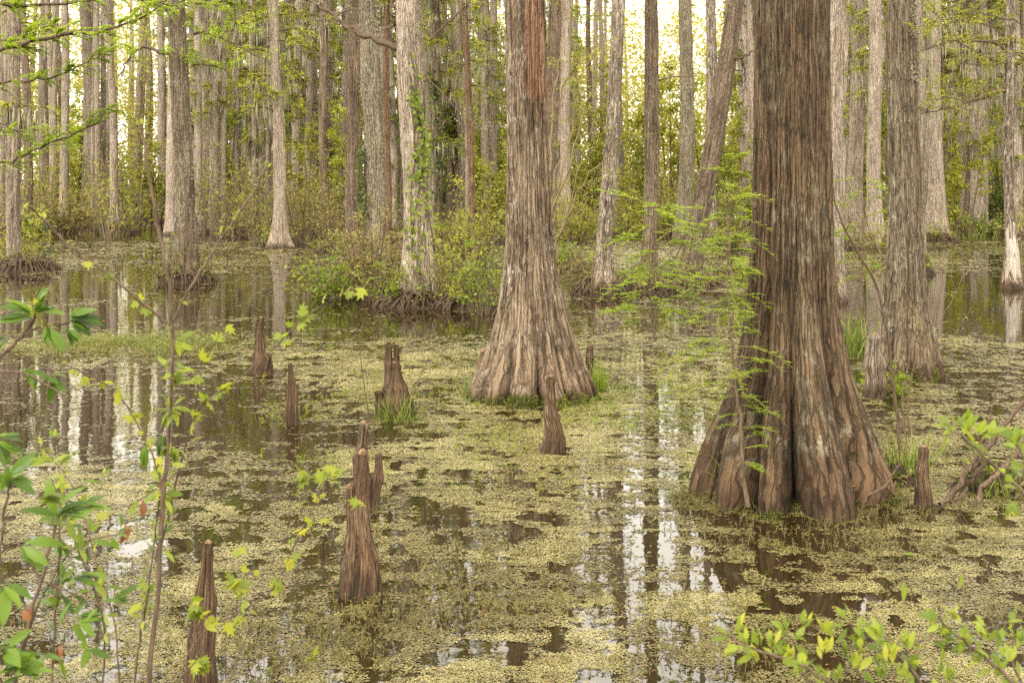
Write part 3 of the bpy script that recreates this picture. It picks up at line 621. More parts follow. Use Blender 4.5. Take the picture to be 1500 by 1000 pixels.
# ------------------------------------------------------------------ shrubs and young trees of the middle distance
def shrub(label, xb, yb, wpx, hpx, leaf='olive_leaf', seed=0, dens=.3, lpx=5.5, nst=12, name='shrub', cat='shrub', low=.2, twig='twig', group='shrubs on the hummocks', shape='quad', z0=.1, tw=4, wide=.5):
    X, Y = at(xb, yb); s = Y / F; r = rs(seed + 900); w, h = wpx * s / 2, hpx * s
    o = thing(name, label, cat, (X, Y, 0), group)
    bs, bl = MB(), MB(); paths = []
    for q in range(nst):
        az = r.uniform(0, 6.28); rr = w * math.sqrt(r.rand()) 
        hh = h * (1 - .35 * (rr / w) ** 2) * r.uniform(.35, 1.15)
        p0 = np.array((math.cos(az) * rr * .35, math.sin(az) * rr * .35, z0 - .15))
        P = limb_path(r, p0, az + r.normal() * .4, rr * .8 + .05, hh, hh * .08, 9, .1)
        bs.tube(P, np.linspace(.0045 * 9 * (.4 + .3 * h) * .5, .004, 9), 4, 0, False); paths.append(P)
        for k in range(tw):
            i = r.randint(2, 8); T = limb_path(r, P[i], r.uniform(0, 6.28), w * r.uniform(.2, .55), h * r.uniform(.02, .2), h * .05, 5, .15)
            bs.tube(T, np.linspace(.012, .003, 5), 3, 0, False); paths.append(np.concatenate([T, T[-1:]] if False else [T]))
    n = int(wpx * hpx * dens * .72)
    pi = r.randint(0, len(paths), n); u = r.uniform(low, 1, n); pts = np.empty((n, 3))
    for q in range(n):
        Pq = paths[pi[q]]; kk = u[q] * (len(Pq) - 1.001); k0 = int(kk); pts[q] = Pq[k0] + (Pq[k0 + 1] - Pq[k0]) * (kk - k0)
    pts += r.normal(size=(n, 3)) * np.array((.09, .09, .06)) * w
    pts[:, 2] = np.maximum(pts[:, 2], .04)
    L = lpx * s * r.uniform(.5, 1.35, n)
    bl.leaves(pts, rnd_unit(r, n) * np.array((1, 1, .7)), np.array((0, 0, .9)) + rnd_unit(r, n), L, L * wide * r.uniform(.7, 1.2, n), shape, 0)
    fr = rs(seed + 4); bl.mi = list(bl.mi)
    link('stem', bs.mesh('stem', [twig], False), o); link('foliage', bl.mesh('foliage', [leaf], False), o)
    return o
S = [
 ('yellow leaved brush on the far left hummock, around the edge trunk', 30, 392, 92, 118, 'yellow_leaf', .26, 5),
 ('olive brush spreading at the water edge right of the far left hummock', 92, 342, 110, 100, 'olive_leaf', .3, 4.5),
 ('tall yellow green brush behind the olive brush at left', 70, 326, 90, 150, 'yellow_leaf', .16, 4.5),
 ('dark evergreen bush between the curving trunk and the lichen trunk', 186, 318, 54, 62, 'dark_leaf', .3, 5),
 ('reddish brown low brush left of the small round mound', 128, 336, 80, 44, 'olive_leaf', .3, 4),
 ('thin leaved brush hugging the left side of the lichen trunk', 243, 414, 62, 95, 'green_leaf', .13, 5),
 ('sparse brown brush at the right foot of the lichen trunk', 296, 412, 56, 100, 'olive_leaf', .14, 4.5),
 ('grey brown twiggy brush between the lichen and the pinkish trunk', 340, 334, 110, 118, 'olive_leaf', .2, 4),
 ('twiggy brush with pale sprigs just left of the pinkish trunk', 378, 352, 70, 140, 'yellow_leaf', .1, 4),
 ('brown twiggy brush right of the pinkish trunk', 448, 352, 90, 150, 'olive_leaf', .2, 4.2),
 ('bare looking brush in front of the dark mottled trunk', 486, 366, 80, 170, 'olive_leaf', .15, 4.2),
 ('bright green low bush leaning over the pool, left of the thick greenish trunk', 486, 438, 112, 84, 'fresh', .17, 7),
 ('tall leafy bush climbing against the thick greenish trunk', 548, 440, 120, 190, 'olive_leaf', .14, 6),
 ('pale green bush at the left foot of the vine clad trunk', 562, 448, 66, 90, 'fresh', .16, 6.5),
 ('green bush at the right foot of the vine clad trunk', 668, 450, 76, 150, 'yellow_leaf', .12, 6),
 ('bush with yellow green leaf tips left of the central trunk', 706, 462, 96, 160, 'fresh', .1, 7),
 ('tall thin leaved brush between the vine clad and the central trunk', 690, 395, 110, 210, 'yellow_leaf', .12, 5),
 ('bright bush by the far bank right of the central trunk', 832, 392, 60, 56, 'fresh', .36, 6),
 ('twiggy brush on the dark root mound of the pale patched trunk', 862, 428, 84, 110, 'olive_leaf', .16, 5),
 ('yellow flecked brush behind the pale patched trunk', 842, 356, 90, 110, 'yellow_leaf', .2, 5),
 ('golden green brush left of the straight speckled trunk', 926, 345, 70, 120, 'yellow_leaf', .22, 5),
 ('golden green brush right of the straight speckled trunk', 982, 350, 60, 150, 'yellow_leaf', .2, 5),
 ('low green shrub between the blotched and the big ridged trunk', 1072, 372, 70, 120, 'green_leaf', .22, 6),
 ('yellow green brush right of the pale pinkish trunk', 1240, 356, 50, 90, 'yellow_leaf', .22, 5),
 ('low brush at the foot of the two splay footed trunks', 1290, 372, 70, 66, 'olive_leaf', .22, 5),
 ('green bush left of the dark hollow trunk', 1398, 334, 44, 60, 'fresh', .34, 6),
 ('glossy dark green bush right of the dark hollow trunk', 1455, 338, 56, 96, 'dark_leaf', .34, 6),
 ('grassy green bush at the foot of the dark hollow trunk', 1438, 344, 60, 36, 'grass', .5, 6),
 ('golden brown brush behind the pale fluted trunk', 1400, 318, 100, 110, 'yellow_leaf', .2, 5),
 ('tiny round bush on a tussock right of the thick right trunk', 1357, 398, 34, 40, 'green_leaf', .5, 6),
 ('yellow green sprigs between the pale capped knee and the thick right trunk', 1300, 577, 50, 60, 'fresh', .14, 12),
 ('glossy leaved bush leaning out from the far left hummock', 48, 352, 46, 50, 'dark_leaf', .12, 13),
]
for i, (lab, x, y, w_, h_, lf, de, lp) in enumerate(S):
    shrub(lab, x, y, w_, h_, lf, i, de, lp, nst=8 + int(w_ / 10), low=.12)
YT = [
 ('young tree hung with bright yellow green leaves behind the straight speckled trunk', 935, 330, 120, 250, 'yellow_leaf', .15, 6, 5),
 ('young yellow green tree glowing between the speckled and the mottled trunk', 985, 326, 70, 240, 'yellow_leaf', .15, 6, 4),
 ('young leafy tree filling the gap between the vine clad and the central trunk', 715, 330, 120, 300, 'far_leaf', .09, 6, 5),
 ('young pale tree with thin leaves left of the vine clad trunk', 590, 330, 80, 250, 'yellow_leaf', .08, 6, 4),
 ('young light green tree between the two splay footed trunks', 1258, 340, 110, 250, 'far_leaf', .09, 6, 5),
 ('young light green tree right of the thick twin rooted trunk', 1392, 326, 130, 280, 'far_leaf', .09, 6, 6),
 ('young light green tree left of the right edge trunk', 1450, 322, 110, 300, 'yellow_leaf', .06, 6, 5),
 ('young tree with layered green sprays between the lichen and the pinkish trunk', 352, 320, 110, 250, 'far_leaf', .1, 6, 5),
 ('young green tree between the leaning speckled and the smooth brown trunk', 442, 318, 110, 270, 'far_leaf', .1, 6, 5),
 ('young yellow green tree behind the trunk on the small round mound', 152, 316, 70, 270, 'far_leaf', .1, 6, 4),
 ('young green tree between the far left trunks', 55, 316, 120, 260, 'far_leaf', .1, 6, 5),
 ('young tree with sparse green sprays right of the leaning trunk', 1085, 330, 100, 290, 'far_leaf', .12, 6, 5),
 ('young tree with fine yellow twigs right of the central trunk', 842, 336, 100, 290, 'yellow_leaf', .07, 6, 5),
]
YT += [
 ('feathery yellow green young tree left of the dark mottled trunk', 466, 340, 90, 260, 'yellow_leaf', .1, 6, 4),
 ('loose light green young tree behind the slim reddish brown trunk', 668, 325, 90, 300, 'far_leaf', .11, 6, 5),
 ('soft green young tree against the hazy grey trunk by the central trunk', 728, 345, 70, 240, 'yellow_leaf', .12, 6, 4),
 ('yellow young tree behind the thin dark trunk right of the central trunk', 872, 330, 90, 260, 'yellow_leaf', .13, 6, 5),
 ('light green young tree behind the big leaning trunk', 1050, 328, 90, 270, 'far_leaf', .13, 6, 5),
 ('yellow green young tree at the left side of the big ridged trunk', 1098, 345, 60, 240, 'yellow_leaf', .13, 6, 4),
 ('bright green young tree between the pale pinkish and the thick right trunk', 1272, 336, 60, 290, 'far_leaf', .13, 6, 4),
 ('pale green young tree in front of the faint slim trunk at right', 1410, 345, 80, 230, 'yellow_leaf', .11, 6, 4),
 ('pale green young tree close to the right edge', 1480, 336, 90, 260, 'far_leaf', .1, 6, 5),
 ('thin yellow green young tree left of the lichen trunk', 222, 326, 80, 240, 'yellow_leaf', .1, 6, 4),
 ('thin green young tree right of the wide grey trunk behind the lichen trunk', 322, 330, 60, 250, 'far_leaf', .11, 6, 4),
 ('golden young tree between the two leftmost straight trunks', 108, 322, 70, 240, 'yellow_leaf', .1, 6, 4),
 ('pale young tree left of the dark brown straight trunk', 498, 350, 60, 220, 'far_leaf', .11, 6, 4),
]
for i, (lab, x, y, w_, h_, lf, de, lp, ns_) in enumerate(YT):
    shrub(lab, x, y, w_, h_, lf, 60 + i, de * 1.25, lp * 1.1, ns_, 'young_tree', 'young tree', .3, 'twig', 'young trees under the tall trunks', tw=10)

# arching bare sapling behind the central trunk
def px_tube(b, pts, d, r0, r1, base=(0, 0, 0), n=16, sides=5, mi=0, wob=0, seed=0, dd=0.0):
    P = np.array([up(x, y, d + dd * i / max(1, len(pts) - 1)) for i, (x, y) in enumerate(pts)]) - np.asarray(base)
    P = smooth_path(P, n, wob, seed); b.tube(P, np.linspace(r0, r1, n), sides, mi, False); return P
X, Y = at(806, 470); base = (X, Y, 0); r = rs(41)
o = thing('bare_sapling', 'arching twiggy sapling behind the right side of the central trunk', 'sapling', base)
bs, bl = MB(), MB()
for k, pts in enumerate([[(806, 470), (808, 390), (822, 330), (860, 262), (905, 214), (940, 195)], [(806, 470), (806, 330), (838, 230), (868, 130), (890, 60)], [(806, 400), (830, 320), (862, 200), (898, 95)], [(807, 330), (835, 200), (850, 120), (880, 60)],
                         [(806, 300), (825, 215), (860, 160), (900, 138)], [(806, 250), (812, 150), (822, 60), (834, -10)], [(808, 360), (850, 300), (880, 240)], [(806, 180), (840, 100), (872, 70)]]):
    P = px_tube(bs, pts, Y, .035 if k < 2 else .02, .004, base, 20, 4, 0, .03, k, r.uniform(-1, 1.5))
    for q in range(7):
        i = r.randint(5, 19); T = limb_path(r, P[i], r.choice((0, PI)) + r.normal() * .5, r.uniform(.3, .9), r.uniform(-.05, .4), .1, 6, .1); bs.tube(T, np.linspace(.008, .003, 6), 3, 0, False)
        m = 22; pp, dd_ = along(T, r.uniform(.2, 1, m)); bl.leaves(pp + r.normal(size=(m, 3)) * .03, dd_ + rnd_unit(r, m) * .3, np.array((0, 0, 1.)) + rnd_unit(r, m) * .6, r.uniform(.04, .1, m), r.uniform(.015, .03, m), 'quad')
link('stem', bs.mesh('stem', ['twig_green'], False), o); link('foliage', bl.mesh('foliage', ['yellow_leaf'], False), o)

# feathery sprays of young cypress
def merge(a, b):
    for V, n0 in ((b, a.n),):
        a.F += [f + n0 for f in b.F]; a.mi += [1] * len(b.mi); a.V += b.V; a.n += b.n
    return a
def spray(bt, bl, p0, d0, L, r, leaf=.02, droop=.25, sub=True, mi=0, dens=1.0, fan=.5):
    n = 8; t = np.linspace(0, 1, n)[:, None]; d0 = d0 / np.linalg.norm(d0)
    P = p0 + d0 * L * t + np.array((0, 0, -1.)) * droop * L * t * t + np.cumsum(r.normal(size=(n, 3)) * .012 * L, 0)
    P[0] = p0; bt.tube(P, np.linspace(.0028 + .004 * L, .0012, n), 3, 0, False)
    def leaflets(Q, Lq):
        m = max(6, int(Lq / leaf * 4.2 * dens)); u = (np.arange(m) + .5) / m; pp, dd_ = along(Q, .12 + .88 * u); dd_ = dd_ / np.linalg.norm(dd_, axis=1)[:, None]
        side = np.cross(dd_, (0, 0, 1.)); side /= np.linalg.norm(side, axis=1)[:, None] + 1e-9; sg = np.where(np.arange(m) % 2, 1, -1)[:, None]
        D = side * sg + dd_ * .75 + r.normal(size=(m, 3)) * .16
        bl.leaves(pp, D, np.array((0, 0, 1.)) + r.normal(size=(m, 3)) * .3, leaf * r.uniform(.7, 1.2, m) * (1.15 - .6 * u), leaf * r.uniform(.34, .5, m), 'quad', mi)
    leaflets(P, L)
    if sub:
        side = np.cross(d0, (0, 0, 1.)); side /= np.linalg.norm(side) + 1e-9
        for i in range(2, 7):
            for sg in (-1, 1):
                if r.rand() < .25: continue
                l2 = L * r.uniform(.2, .42) * (1.1 - i / 9); d2 = d0 * .8 + side * sg * fan * 1.3 + r.normal(size=3) * .12
                tt = np.linspace(0, 1, 5)[:, None]; Q = P[i] + d2 / np.linalg.norm(d2) * l2 * tt - np.array((0, 0, 1.)) * .3 * droop * l2 * tt * tt
                bt.tube(Q, np.linspace(.0016, .0008, 5), 3, 0, False); leaflets(Q, l2)
def young_cypress(label, pts, d, r0, levels, seed, leaf, name='young_cypress'):
    X, Y = (pts[0][0] - 750) * d / F, d; base = (X, Y, 0); r = rs(seed)
    o = thing(name, label, 'young tree', base); bs, bt, bl = MB(), MB(), MB()
    P = px_tube(bs, pts, d, r0, .004, base, 30, 7, 0, .006, seed)
    zs = P[:, 2]
    for (py, sgn, Lpx) in levels:
        z = HC - (py - YH) * d / F; i = int(np.argmin(abs(zs - z))); 
        az = (0 if sgn > 0 else PI) + r.normal() * .8
        spray(bt, bl, P[i], np.array((math.cos(az), math.sin(az) * 1.0, r.uniform(-.1, .55))), Lpx * d / F, r, leaf, r.uniform(.2, .65))
    link('stem', bs.mesh('stem', ['twig']), o); link('foliage', merge(bt, bl).mesh('foliage', ['twig_green', 'spray'], False), o)
r = rs(5)
lv = []
for y in range(300, 690, 11): lv.append((y + r.uniform(-5, 5), 1, r.uniform(30, 88) if y < 620 else 40)); 
for y in range(330, 560, 9): lv.append((y + r.uniform(-6, 6), -1, r.uniform(50, 150)))
for y in range(560, 640, 22): lv.append((y, -1, r.uniform(20, 45)))
young_cypress('slender young cypress with feathery green sprays in front of the big ridged trunk', [(1096, 742), (1088, 690), (1085, 620), (1078, 560), (1072, 500), (1073, 440), (1068, 370), (1062, 280)], 11.7, .022, lv, 4, .031)
lv = [(y + r.uniform(-6, 6), sg, r.uniform(50, 110)) for y in range(300, 480, 9) for sg in (-1, 1)]
young_cypress('young cypress with bright layered sprays before the leaning trunk', [(960, 500), (955, 460), (952, 410), (960, 350), (965, 290)], 23.5, .02, lv, 6, .075)
lv = [(y + r.uniform(-6, 6), sg, r.uniform(30, 70)) for y in range(235, 420, 18) for sg in (-1, 1)]
young_cypress('thin young cypress between the leaning and the big ridged trunk', [(1068, 470), (1066, 400), (1068, 330), (1070, 225)], 27, .02, lv, 7, .08)
lv = [(y + r.uniform(-6, 6), sg, r.uniform(30, 80)) for y in range(262, 420, 16) for sg in (-1, 1)]
young_cypress('thin young cypress between the pale pinkish trunk and the thick right trunk', [(1268, 470), (1262, 400), (1265, 330), (1258, 250)], 29, .018, lv, 8, .075)

# ------------------------------------------------------------------ limbs and vines on particular trees
def add_limbs(tr, d, limbs, mat='twig_dark', leaf=None, seed=0, nt=5, ll=.1, beard=0):
    r = rs(seed); base = np.array(tr.location)
    for pts, r0 in limbs:
        bs, bl = MB(), MB(); P = px_tube(bs, pts, d, r0, r0 * .22, base, 22, 6, 0, r0 * .35, seed, r.uniform(-.6, .6))
        for q in range(nt):
            i = r.randint(5, 21); T = limb_path(r, P[i], r.uniform(0, 6.28), r.uniform(.4, 1.3), r.uniform(-.1, .5), r.uniform(0, .3), 7, .16); bs.tube(T, np.linspace(r0 * .25, .004, 7), 4, 0, False)
            if leaf:
                m = 46; pp, dd_ = along(T, r.uniform(.2, 1, m)); bl.leaves(pp + r.normal(size=(m, 3)) * .05, dd_ + rnd_unit(r, m) * .8, np.array((0, 0, 1.)) + rnd_unit(r, m) * .5, r.uniform(.5, 1.2, m) * ll, r.uniform(.25, .5, m) * ll, 'quad')
        if leaf and beard:
            m = beard; pp, _ = along(P, r.uniform(.2, 1, m)); bl.leaves(pp, np.array((0, 0, -1.)) + r.normal(size=(m, 3)) * .05, rnd_unit(r, m) * np.array((1, 1, .05)), r.uniform(.1, .5, m), r.uniform(.02, .05, m), 'quad', 1)
        lo = link('limb', bs.mesh('limb', [mat]), tr)
        if leaf: link('foliage', bl.mesh('foliage', [leaf, 'beard'], False), lo)
t = TT('thick lichen covered trunk')[0]
add_limbs(t, t.location[1], [([(267, 86), (240, 77), (205, 69), (188, 90), (174, 112)], .07), ([(283, 50), (305, 48), (340, 62), (372, 80), (398, 95)], .05), ([(281, 96), (300, 94), (332, 103)], .04), ([(262, 22), (225, 2), (190, -25)], .06), ([(270, -10), (320, 8), (345, 32), (340, 44)], .05)], 'twig_dark', 'spray', 3, 6, .13, 30)
add_limbs(vin, vY, [([(590, 70), (560, 62), (520, 46), (490, 24), (455, 4), (430, -18)], .09), ([(588, 66), (580, 30), (572, -20)], .11), ([(522, 48), (480, 30), (440, 34)], .025), ([(628, 60), (680, 10), (720, -30)], .03), ([(622, 110), (660, 150), (690, 190)], .02)], 'twig_dark', 'beard', 4, 4, .06)
t = TT('slim dark trunk with a white')[0]
add_limbs(t, t.location[1], [([(1484, 140), (1465, 132), (1445, 142), (1415, 150), (1382, 160), (1350, 166)], .06), ([(1483, 85), (1472, 72), (1455, 62), (1420, 60), (1388, 61), (1345, 76)], .05), ([(1481, 60), (1450, 38), (1410, 32), (1365, 40)], .03), ([(1482, 100), (1500, 88), (1530, 70)], .05), ([(1480, 80), (1455, 92), (1430, 95), (1350, 88)], .025), ([(1415, 150), (1400, 135), (1388, 118)], .02)], 'twig_dark', 'yellow_leaf', 5, 12, .1, 80)
t = TT('straight speckled brown')[0]; add_limbs(t, t.location[1], [([(966, 118), (985, 113), (1022, 112)], .03)], 'twig', None, 6, 3)
t = TT('big trunk leaning right')[0]; add_limbs(t, t.location[1], [([(1062, 92), (1085, 84), (1110, 74)], .06), ([(1085, 84), (1092, 110), (1088, 150)], .03), ([(1030, 250), (1060, 225), (1085, 185)], .03), ([(985, 385), (1010, 340), (1050, 295)], .02)], 'twig_dark', None, 7, 4)
# mossy lichen tufts at the top of the thick right trunk
def trunk_of(o): return next(c for c in o.children if c.name.startswith('trunk'))
def stick_on(tr, child, mat, pick, n, L, W, seed, shape='quad', out=.5, part='moss', hang=0.0):
    me = child.data; nv = len(me.vertices); co_ = np.empty(nv * 3, np.float32); me.vertices.foreach_get('co', co_); co_ = co_.reshape(-1, 3)
    no = np.empty(nv * 3, np.float32); me.vertices.foreach_get('normal', no); no = no.reshape(-1, 3)
    r = rs(seed); w_ = pick(co_, no); idx = np.nonzero(w_ > r.rand(nv))[0]; idx = idx[r.randint(0, len(idx), n)]
    P = co_[idx] + r.normal(size=(n, 3)) * L * .3 + no[idx] * L * .15
    b = MB(); D = no[idx] * out + rnd_unit(r, n) + np.array((0, 0, -hang)); b.leaves(P, D, rnd_unit(r, n) + no[idx], L * r.uniform(.5, 1.3, n), W * r.uniform(.6, 1.3, n), shape)
    return link(part, b.mesh(part, [mat], False), child)
stick_on(cen, trunk_of(cen), 'moss', lambda c, n: (c[:, 2] > -.02) * (c[:, 2] < .05 + .3 * (fbm(c[:, 0] * 2.2, c[:, 1] * 2.2, 0 * c[:, 0], 3, 2) - .38)), 9000, .028, .012, 1)
stick_on(main, trunk_of(main), 'moss', lambda c, n: (c[:, 2] > -.02) * (c[:, 2] < .02 + .4 * (fbm(c[:, 0] * 3, c[:, 1] * 3, 0 * c[:, 0], 9, 2) - .45)), 5000, .022, .009, 7)
stick_on(rig, trunk_of(rig), 'moss', lambda c, n: (c[:, 2] > -.02) * (c[:, 2] < .02 + .5 * (fbm(c[:, 0] * 3, c[:, 1] * 3, 0 * c[:, 0], 4, 2) - .45)), 3000, .03, .013, 2)
stick_on(rig, trunk_of(rig), 'beard', lambda c, n: (c[:, 2] > 3.6) * (c[:, 2] < 6) * (c[:, 0] > .02) * (fbm(c[:, 0] * 3, c[:, 1] * 3, c[:, 2] * 3, 5, 3) > .55), 2600, .05, .02, 3, part='lichen', hang=.3)
t = TT('thick greenish lichen')[0]; stick_on(t, trunk_of(t), 'beard', lambda c, n: (c[:, 2] > 2) * (fbm(c[:, 0] * 3, c[:, 1] * 3, c[:, 2] * 2, 5, 3) > .5), 4000, .05, .025, 4, part='lichen', hang=.3)
t = TT('thick lichen covered')[0]; stick_on(t, trunk_of(t), 'beard', lambda c, n: (c[:, 2] > .8) * (fbm(c[:, 0] * 3, c[:, 1] * 3, c[:, 2] * 2, 6, 3) > .5), 3500, .05, .025, 5, part='lichen', hang=.3)
M['stripped'] = bark('bare_red_wood', (.07, .034, .018), (.19, .1, .056), (.34, .21, .13), .35, (.45, .38, .28), .2, .8, .02, .03, .3)
M['bleached'] = bark('bleached_bare_wood', (.25, .205, .16), (.46, .4, .33), (.62, .55, .47), .2, (.3, .26, .2), 0, .6, .01, .1, .3)
def patch(tr, mat, a0, a1, z0, z1, seed):
    me = trunk_of(tr).data; me.materials.append(M[mat]); n = len(me.polygons); c = np.empty(n * 3, np.float32); me.polygons.foreach_get('center', c); c = c.reshape(-1, 3)
    a = np.degrees(np.arctan2(c[:, 1], c[:, 0] - np.interp(c[:, 2], [0, 20], [0, 0]))); e = fbm(c[:, 0] * 14, c[:, 1] * 14, c[:, 2] * 2.2, seed, 3) - .5
    m = np.minimum(np.minimum(a - a0, a1 - a) / 30, np.minimum(c[:, 2] - z0, z1 - c[:, 2]) * 1.2) + e * 2.0 > .2
    me.polygons.foreach_set('material_index', m.astype(np.int32))
patch(cen, 'stripped', -118, -24, 3.5, 8, 4)
t = TT('slim dark trunk with a white')[0]; patch(t, 'bleached', -179, 0, .35, 1.65, 5)
# climbing vine on the pale trunk
def vine(label, tr, rad, path_, z0, z1, n, leafn, Lf, mat, seed, a0, aw):
    r = rs(seed); o = thing('vine', label, 'vine', tr.location); bs, bl = MB(), MB()
    for k in range(n):
        z = np.linspace(z0, z1 * r.uniform(.75, 1), 40); a = a0 + r.uniform(-aw, aw) + .5 * np.sin(z * 1.3 + k) ; R = np.interp(z, [0, .4, 1, 1.8, 3, 6, 12], rad) * 1.05 + .02
        px, py = path_(z); P = np.stack([px + R * np.cos(a), py + R * np.sin(a), z], 1); bs.tube(P, .012, 4, 0, False)
        m = leafn; u = r.uniform(.0, 1, m) ** .7; pp, dd_ = along(P, u); nrm = np.stack([np.cos(np.interp(u, np.linspace(0, 1, 40), a)), np.sin(np.interp(u, np.linspace(0, 1, 40), a)), 0 * u], 1)
        keep = fbm(pp[:, 2] * 1.5, 0 * u + k * 3., 0 * u, seed, 2) > .42; pp, nrm = pp[keep], nrm[keep]; m = len(pp)
        bl.leaves(pp + nrm * r.uniform(.01, .16, (m, 1)) + r.normal(size=(m, 3)) * .07, rnd_unit(r, m) + np.array((0, 0, -.6)), nrm + rnd_unit(r, m) * .5 + np.array((0, 0, .4)), Lf * r.uniform(.5, 1.2, m), Lf * .75 * r.uniform(.6, 1.1, m), 'leaf')
    link('stem', bs.mesh('stem', ['twig'], False), o); link('foliage', bl.mesh('foliage', [mat], False), o)
vpath = lambda z: (-.03 * np.maximum(z, 0) + .05 * np.sin(z * .8), .04 * np.sin(z * .6))
vine('green vine climbing the pale trunk above the bright bushes', vin, [.54, .45, .36, .315, .29, .27, .22], vpath, .3, 5.7, 5, 130, .13, 'fresh', 1, -1.35, .8)
t, R_, p_ = TT('thick greenish lichen'); vine('dark ivy clump on the left side of the thick greenish trunk', t, [R_ * 1.6, R_ * 1.3, R_ * 1.2, R_ * 1.1, R_, R_ * .97, R_ * .9], p_, .4, 4.4, 3, 120, .14, 'dark_leaf', 2, -2.5, .4)
t, R_, p_ = TT('pale trunk with a little ivy'); vine('little ivy patch on the pale trunk left of the lichen trunk', t, [R_ * 1.6, R_ * 1.4, R_ * 1.2, R_ * 1.1, R_, R_, R_ * .9], p_, .6, 4.2, 2, 60, .2, 'green_leaf', 3, -1.6, .4)
t, R_, p_ = TT('dark mossy trunk just right'); vine('dark ivy on the mossy trunk right of the vine clad trunk', t, [R_ * 1.6, R_ * 1.4, R_ * 1.2, R_ * 1.1, R_, R_, R_ * .9], p_, .6, 8.5, 3, 110, .2, 'dark_leaf', 4, -1.6, .8)

# cypress whose boughs reach in at the top left; its trunk stands outside the view
X, Y = -7.4, 14.2
lt = thing('cypress_tree', 'leafy boughs with feathery fresh sprays reaching in at the top left', 'tree', (X, Y, 0))
link('trunk', trunk_mesh([(-.4, .5), (0, .45), (.6, .33), (1.6, .27), (6, .24), (12, .2), (18, .05)], 18, lambda z: (0 * z, 0 * z), 40, 80, 8, .3, .8, .02, 5, 1, 71, 'grey', hfocus=7), lt)
r = rs(17); bt, bl = MB(), MB(); base = np.array(lt.location)
for k, (pts, r0) in enumerate([([(-330, 150), (-120, 110), (0, 74), (90, 50), (150, 44), (215, 22), (262, -18)], .03), ([(-330, 190), (-120, 140), (0, 122), (70, 116), (115, 98), (150, 80)], .018), ([(-330, 300), (-120, 262), (0, 238), (45, 224), (95, 200), (135, 185), (157, 160)], .02), ([(-330, 120), (-60, 60), (10, 60), (80, 38)], .015), ([(-330, 60), (-100, 10), (60, 8), (180, -4), (260, 8), (330, 2)], .025), ([(-330, 240), (-80, 210), (40, 190), (110, 200)], .012), ([(-330, 60), (-60, -20), (20, 12), (95, 48)], .012)]):
    bs = MB(); P = px_tube(bs, pts, 12.2 + k * .35, r0, .004, base, 30, 6, 0, .01, k); link('limb', bs.mesh('limb', ['twig_dark']), lt)
    for q in range(80 if k in (0, 4) else 44):
        i = r.randint(9, 30); sg = r.choice((-1, 1)); dv = (P[min(i + 1, 29)] - P[i - 1]); dv /= np.linalg.norm(dv)
        spray(bt, bl, P[i], dv * .5 + np.array((0, sg * r.uniform(.2, 1), r.uniform(-.25, .5))), r.uniform(.1, .36), r, .032, .3, r.rand() < .6)
link('foliage', merge(bt, bl).mesh('foliage', ['twig_green', 'spray'], False), lt)
# the same at the top right corner
rt_ = thing('cypress_tree', 'thin boughs with sparse green sprays reaching in at the top right', 'tree', (9.6, 21.0, 0)); base = np.array(rt_.location)
link('trunk', trunk_mesh([(-.4, .5), (0, .45), (.6, .33), (1.6, .27), (6, .24), (12, .2), (18, .05)], 18, lambda z: (0 * z, 0 * z), 40, 80, 8, .3, .8, .02, 5, 1, 72, 'grey', hfocus=7), rt_)
bt, bl = MB(), MB()
for k, (pts, r0) in enumerate([([(1700, 60), (1560, 20), (1460, -8), (1400, 8), (1345, 50)], .02), ([(1700, 90), (1580, 60), (1500, 35), (1440, 20), (1385, -5)], .02), ([(1700, 130), (1600, 105), (1500, 80), (1420, 72), (1370, 20)], .015)]):
    bs = MB(); P = px_tube(bs, pts, 20 + k * .4, r0, .004, base, 30, 6, 0, .015, k); link('limb', bs.mesh('limb', ['twig']), rt_)
    for q in range(26):
        i = r.randint(8, 30); sg = r.choice((-1, 1)); dv = (P[min(i + 1, 29)] - P[i - 1]); dv /= np.linalg.norm(dv)
        spray(bt, bl, P[i], dv * .5 + np.array((0, sg * r.uniform(.2, 1), r.uniform(-.3, .6))), r.uniform(.15, .5), r, .035, .3, r.rand() < .5, dens=.7)
link('foliage', merge(bt, bl).mesh('foliage', ['twig_green', 'far_leaf'], False), rt_)

# ------------------------------------------------------------------ grass, weeds, flowers on the water
def tuft(label, x, y, wpx, hpx, n, seed, mat='grass', name='grass_tuft', z0=0.0):
    X, Y = at(x, y); s = Y / F; r = rs(seed); b = MB(); w_ = wpx * s / 2; n = int(n * .75)
    a = r.uniform(0, 6.28, n); q = np.sqrt(r.rand(n)) * w_
    P = np.stack([np.cos(a) * q, np.sin(a) * q * .8, np.full(n, z0 - .02)], 1); D = np.stack([np.cos(a) * .5 * r.rand(n), np.sin(a) * .5 * r.rand(n), np.full(n, 1.)], 1) + r.normal(size=(n, 3)) * np.array((.34, .34, .2))
    b.leaves(P, D, rnd_unit(r, n) + np.stack([np.cos(a), np.sin(a), 0 * a], 1), hpx * s * r.uniform(.3, 1.25, n), (hpx * s * .035 + .002) * r.uniform(.6, 1.2, n), 'blade')
    return thing(name, label, 'grass', (X, Y, 0), 'grass tufts in the water', None, b.mesh(name, [mat], False))
tuft('grass tuft at the left foot of the big ridged trunk', 1082, 722, 66, 84, 130, 1)
tuft('grass tuft at the right foot of the big ridged trunk', 1326, 704, 52, 76, 170, 2)
tuft('long bladed grass behind the big ridged trunk, by the pale capped knee', 1255, 522, 44, 70, 150, 3)
tuft('grass around the broad two tipped knee', 584, 615, 64, 40, 220, 4)
tuft('grass sprouting at the right foot of the central trunk', 876, 572, 26, 50, 110, 5, 'fresh')
tuft('short grass at the left foot of the central trunk', 688, 578, 30, 32, 70, 6)
tuft('sparse grass in the open water between the big trunk and the left root', 1130, 735, 60, 26, 50, 7)
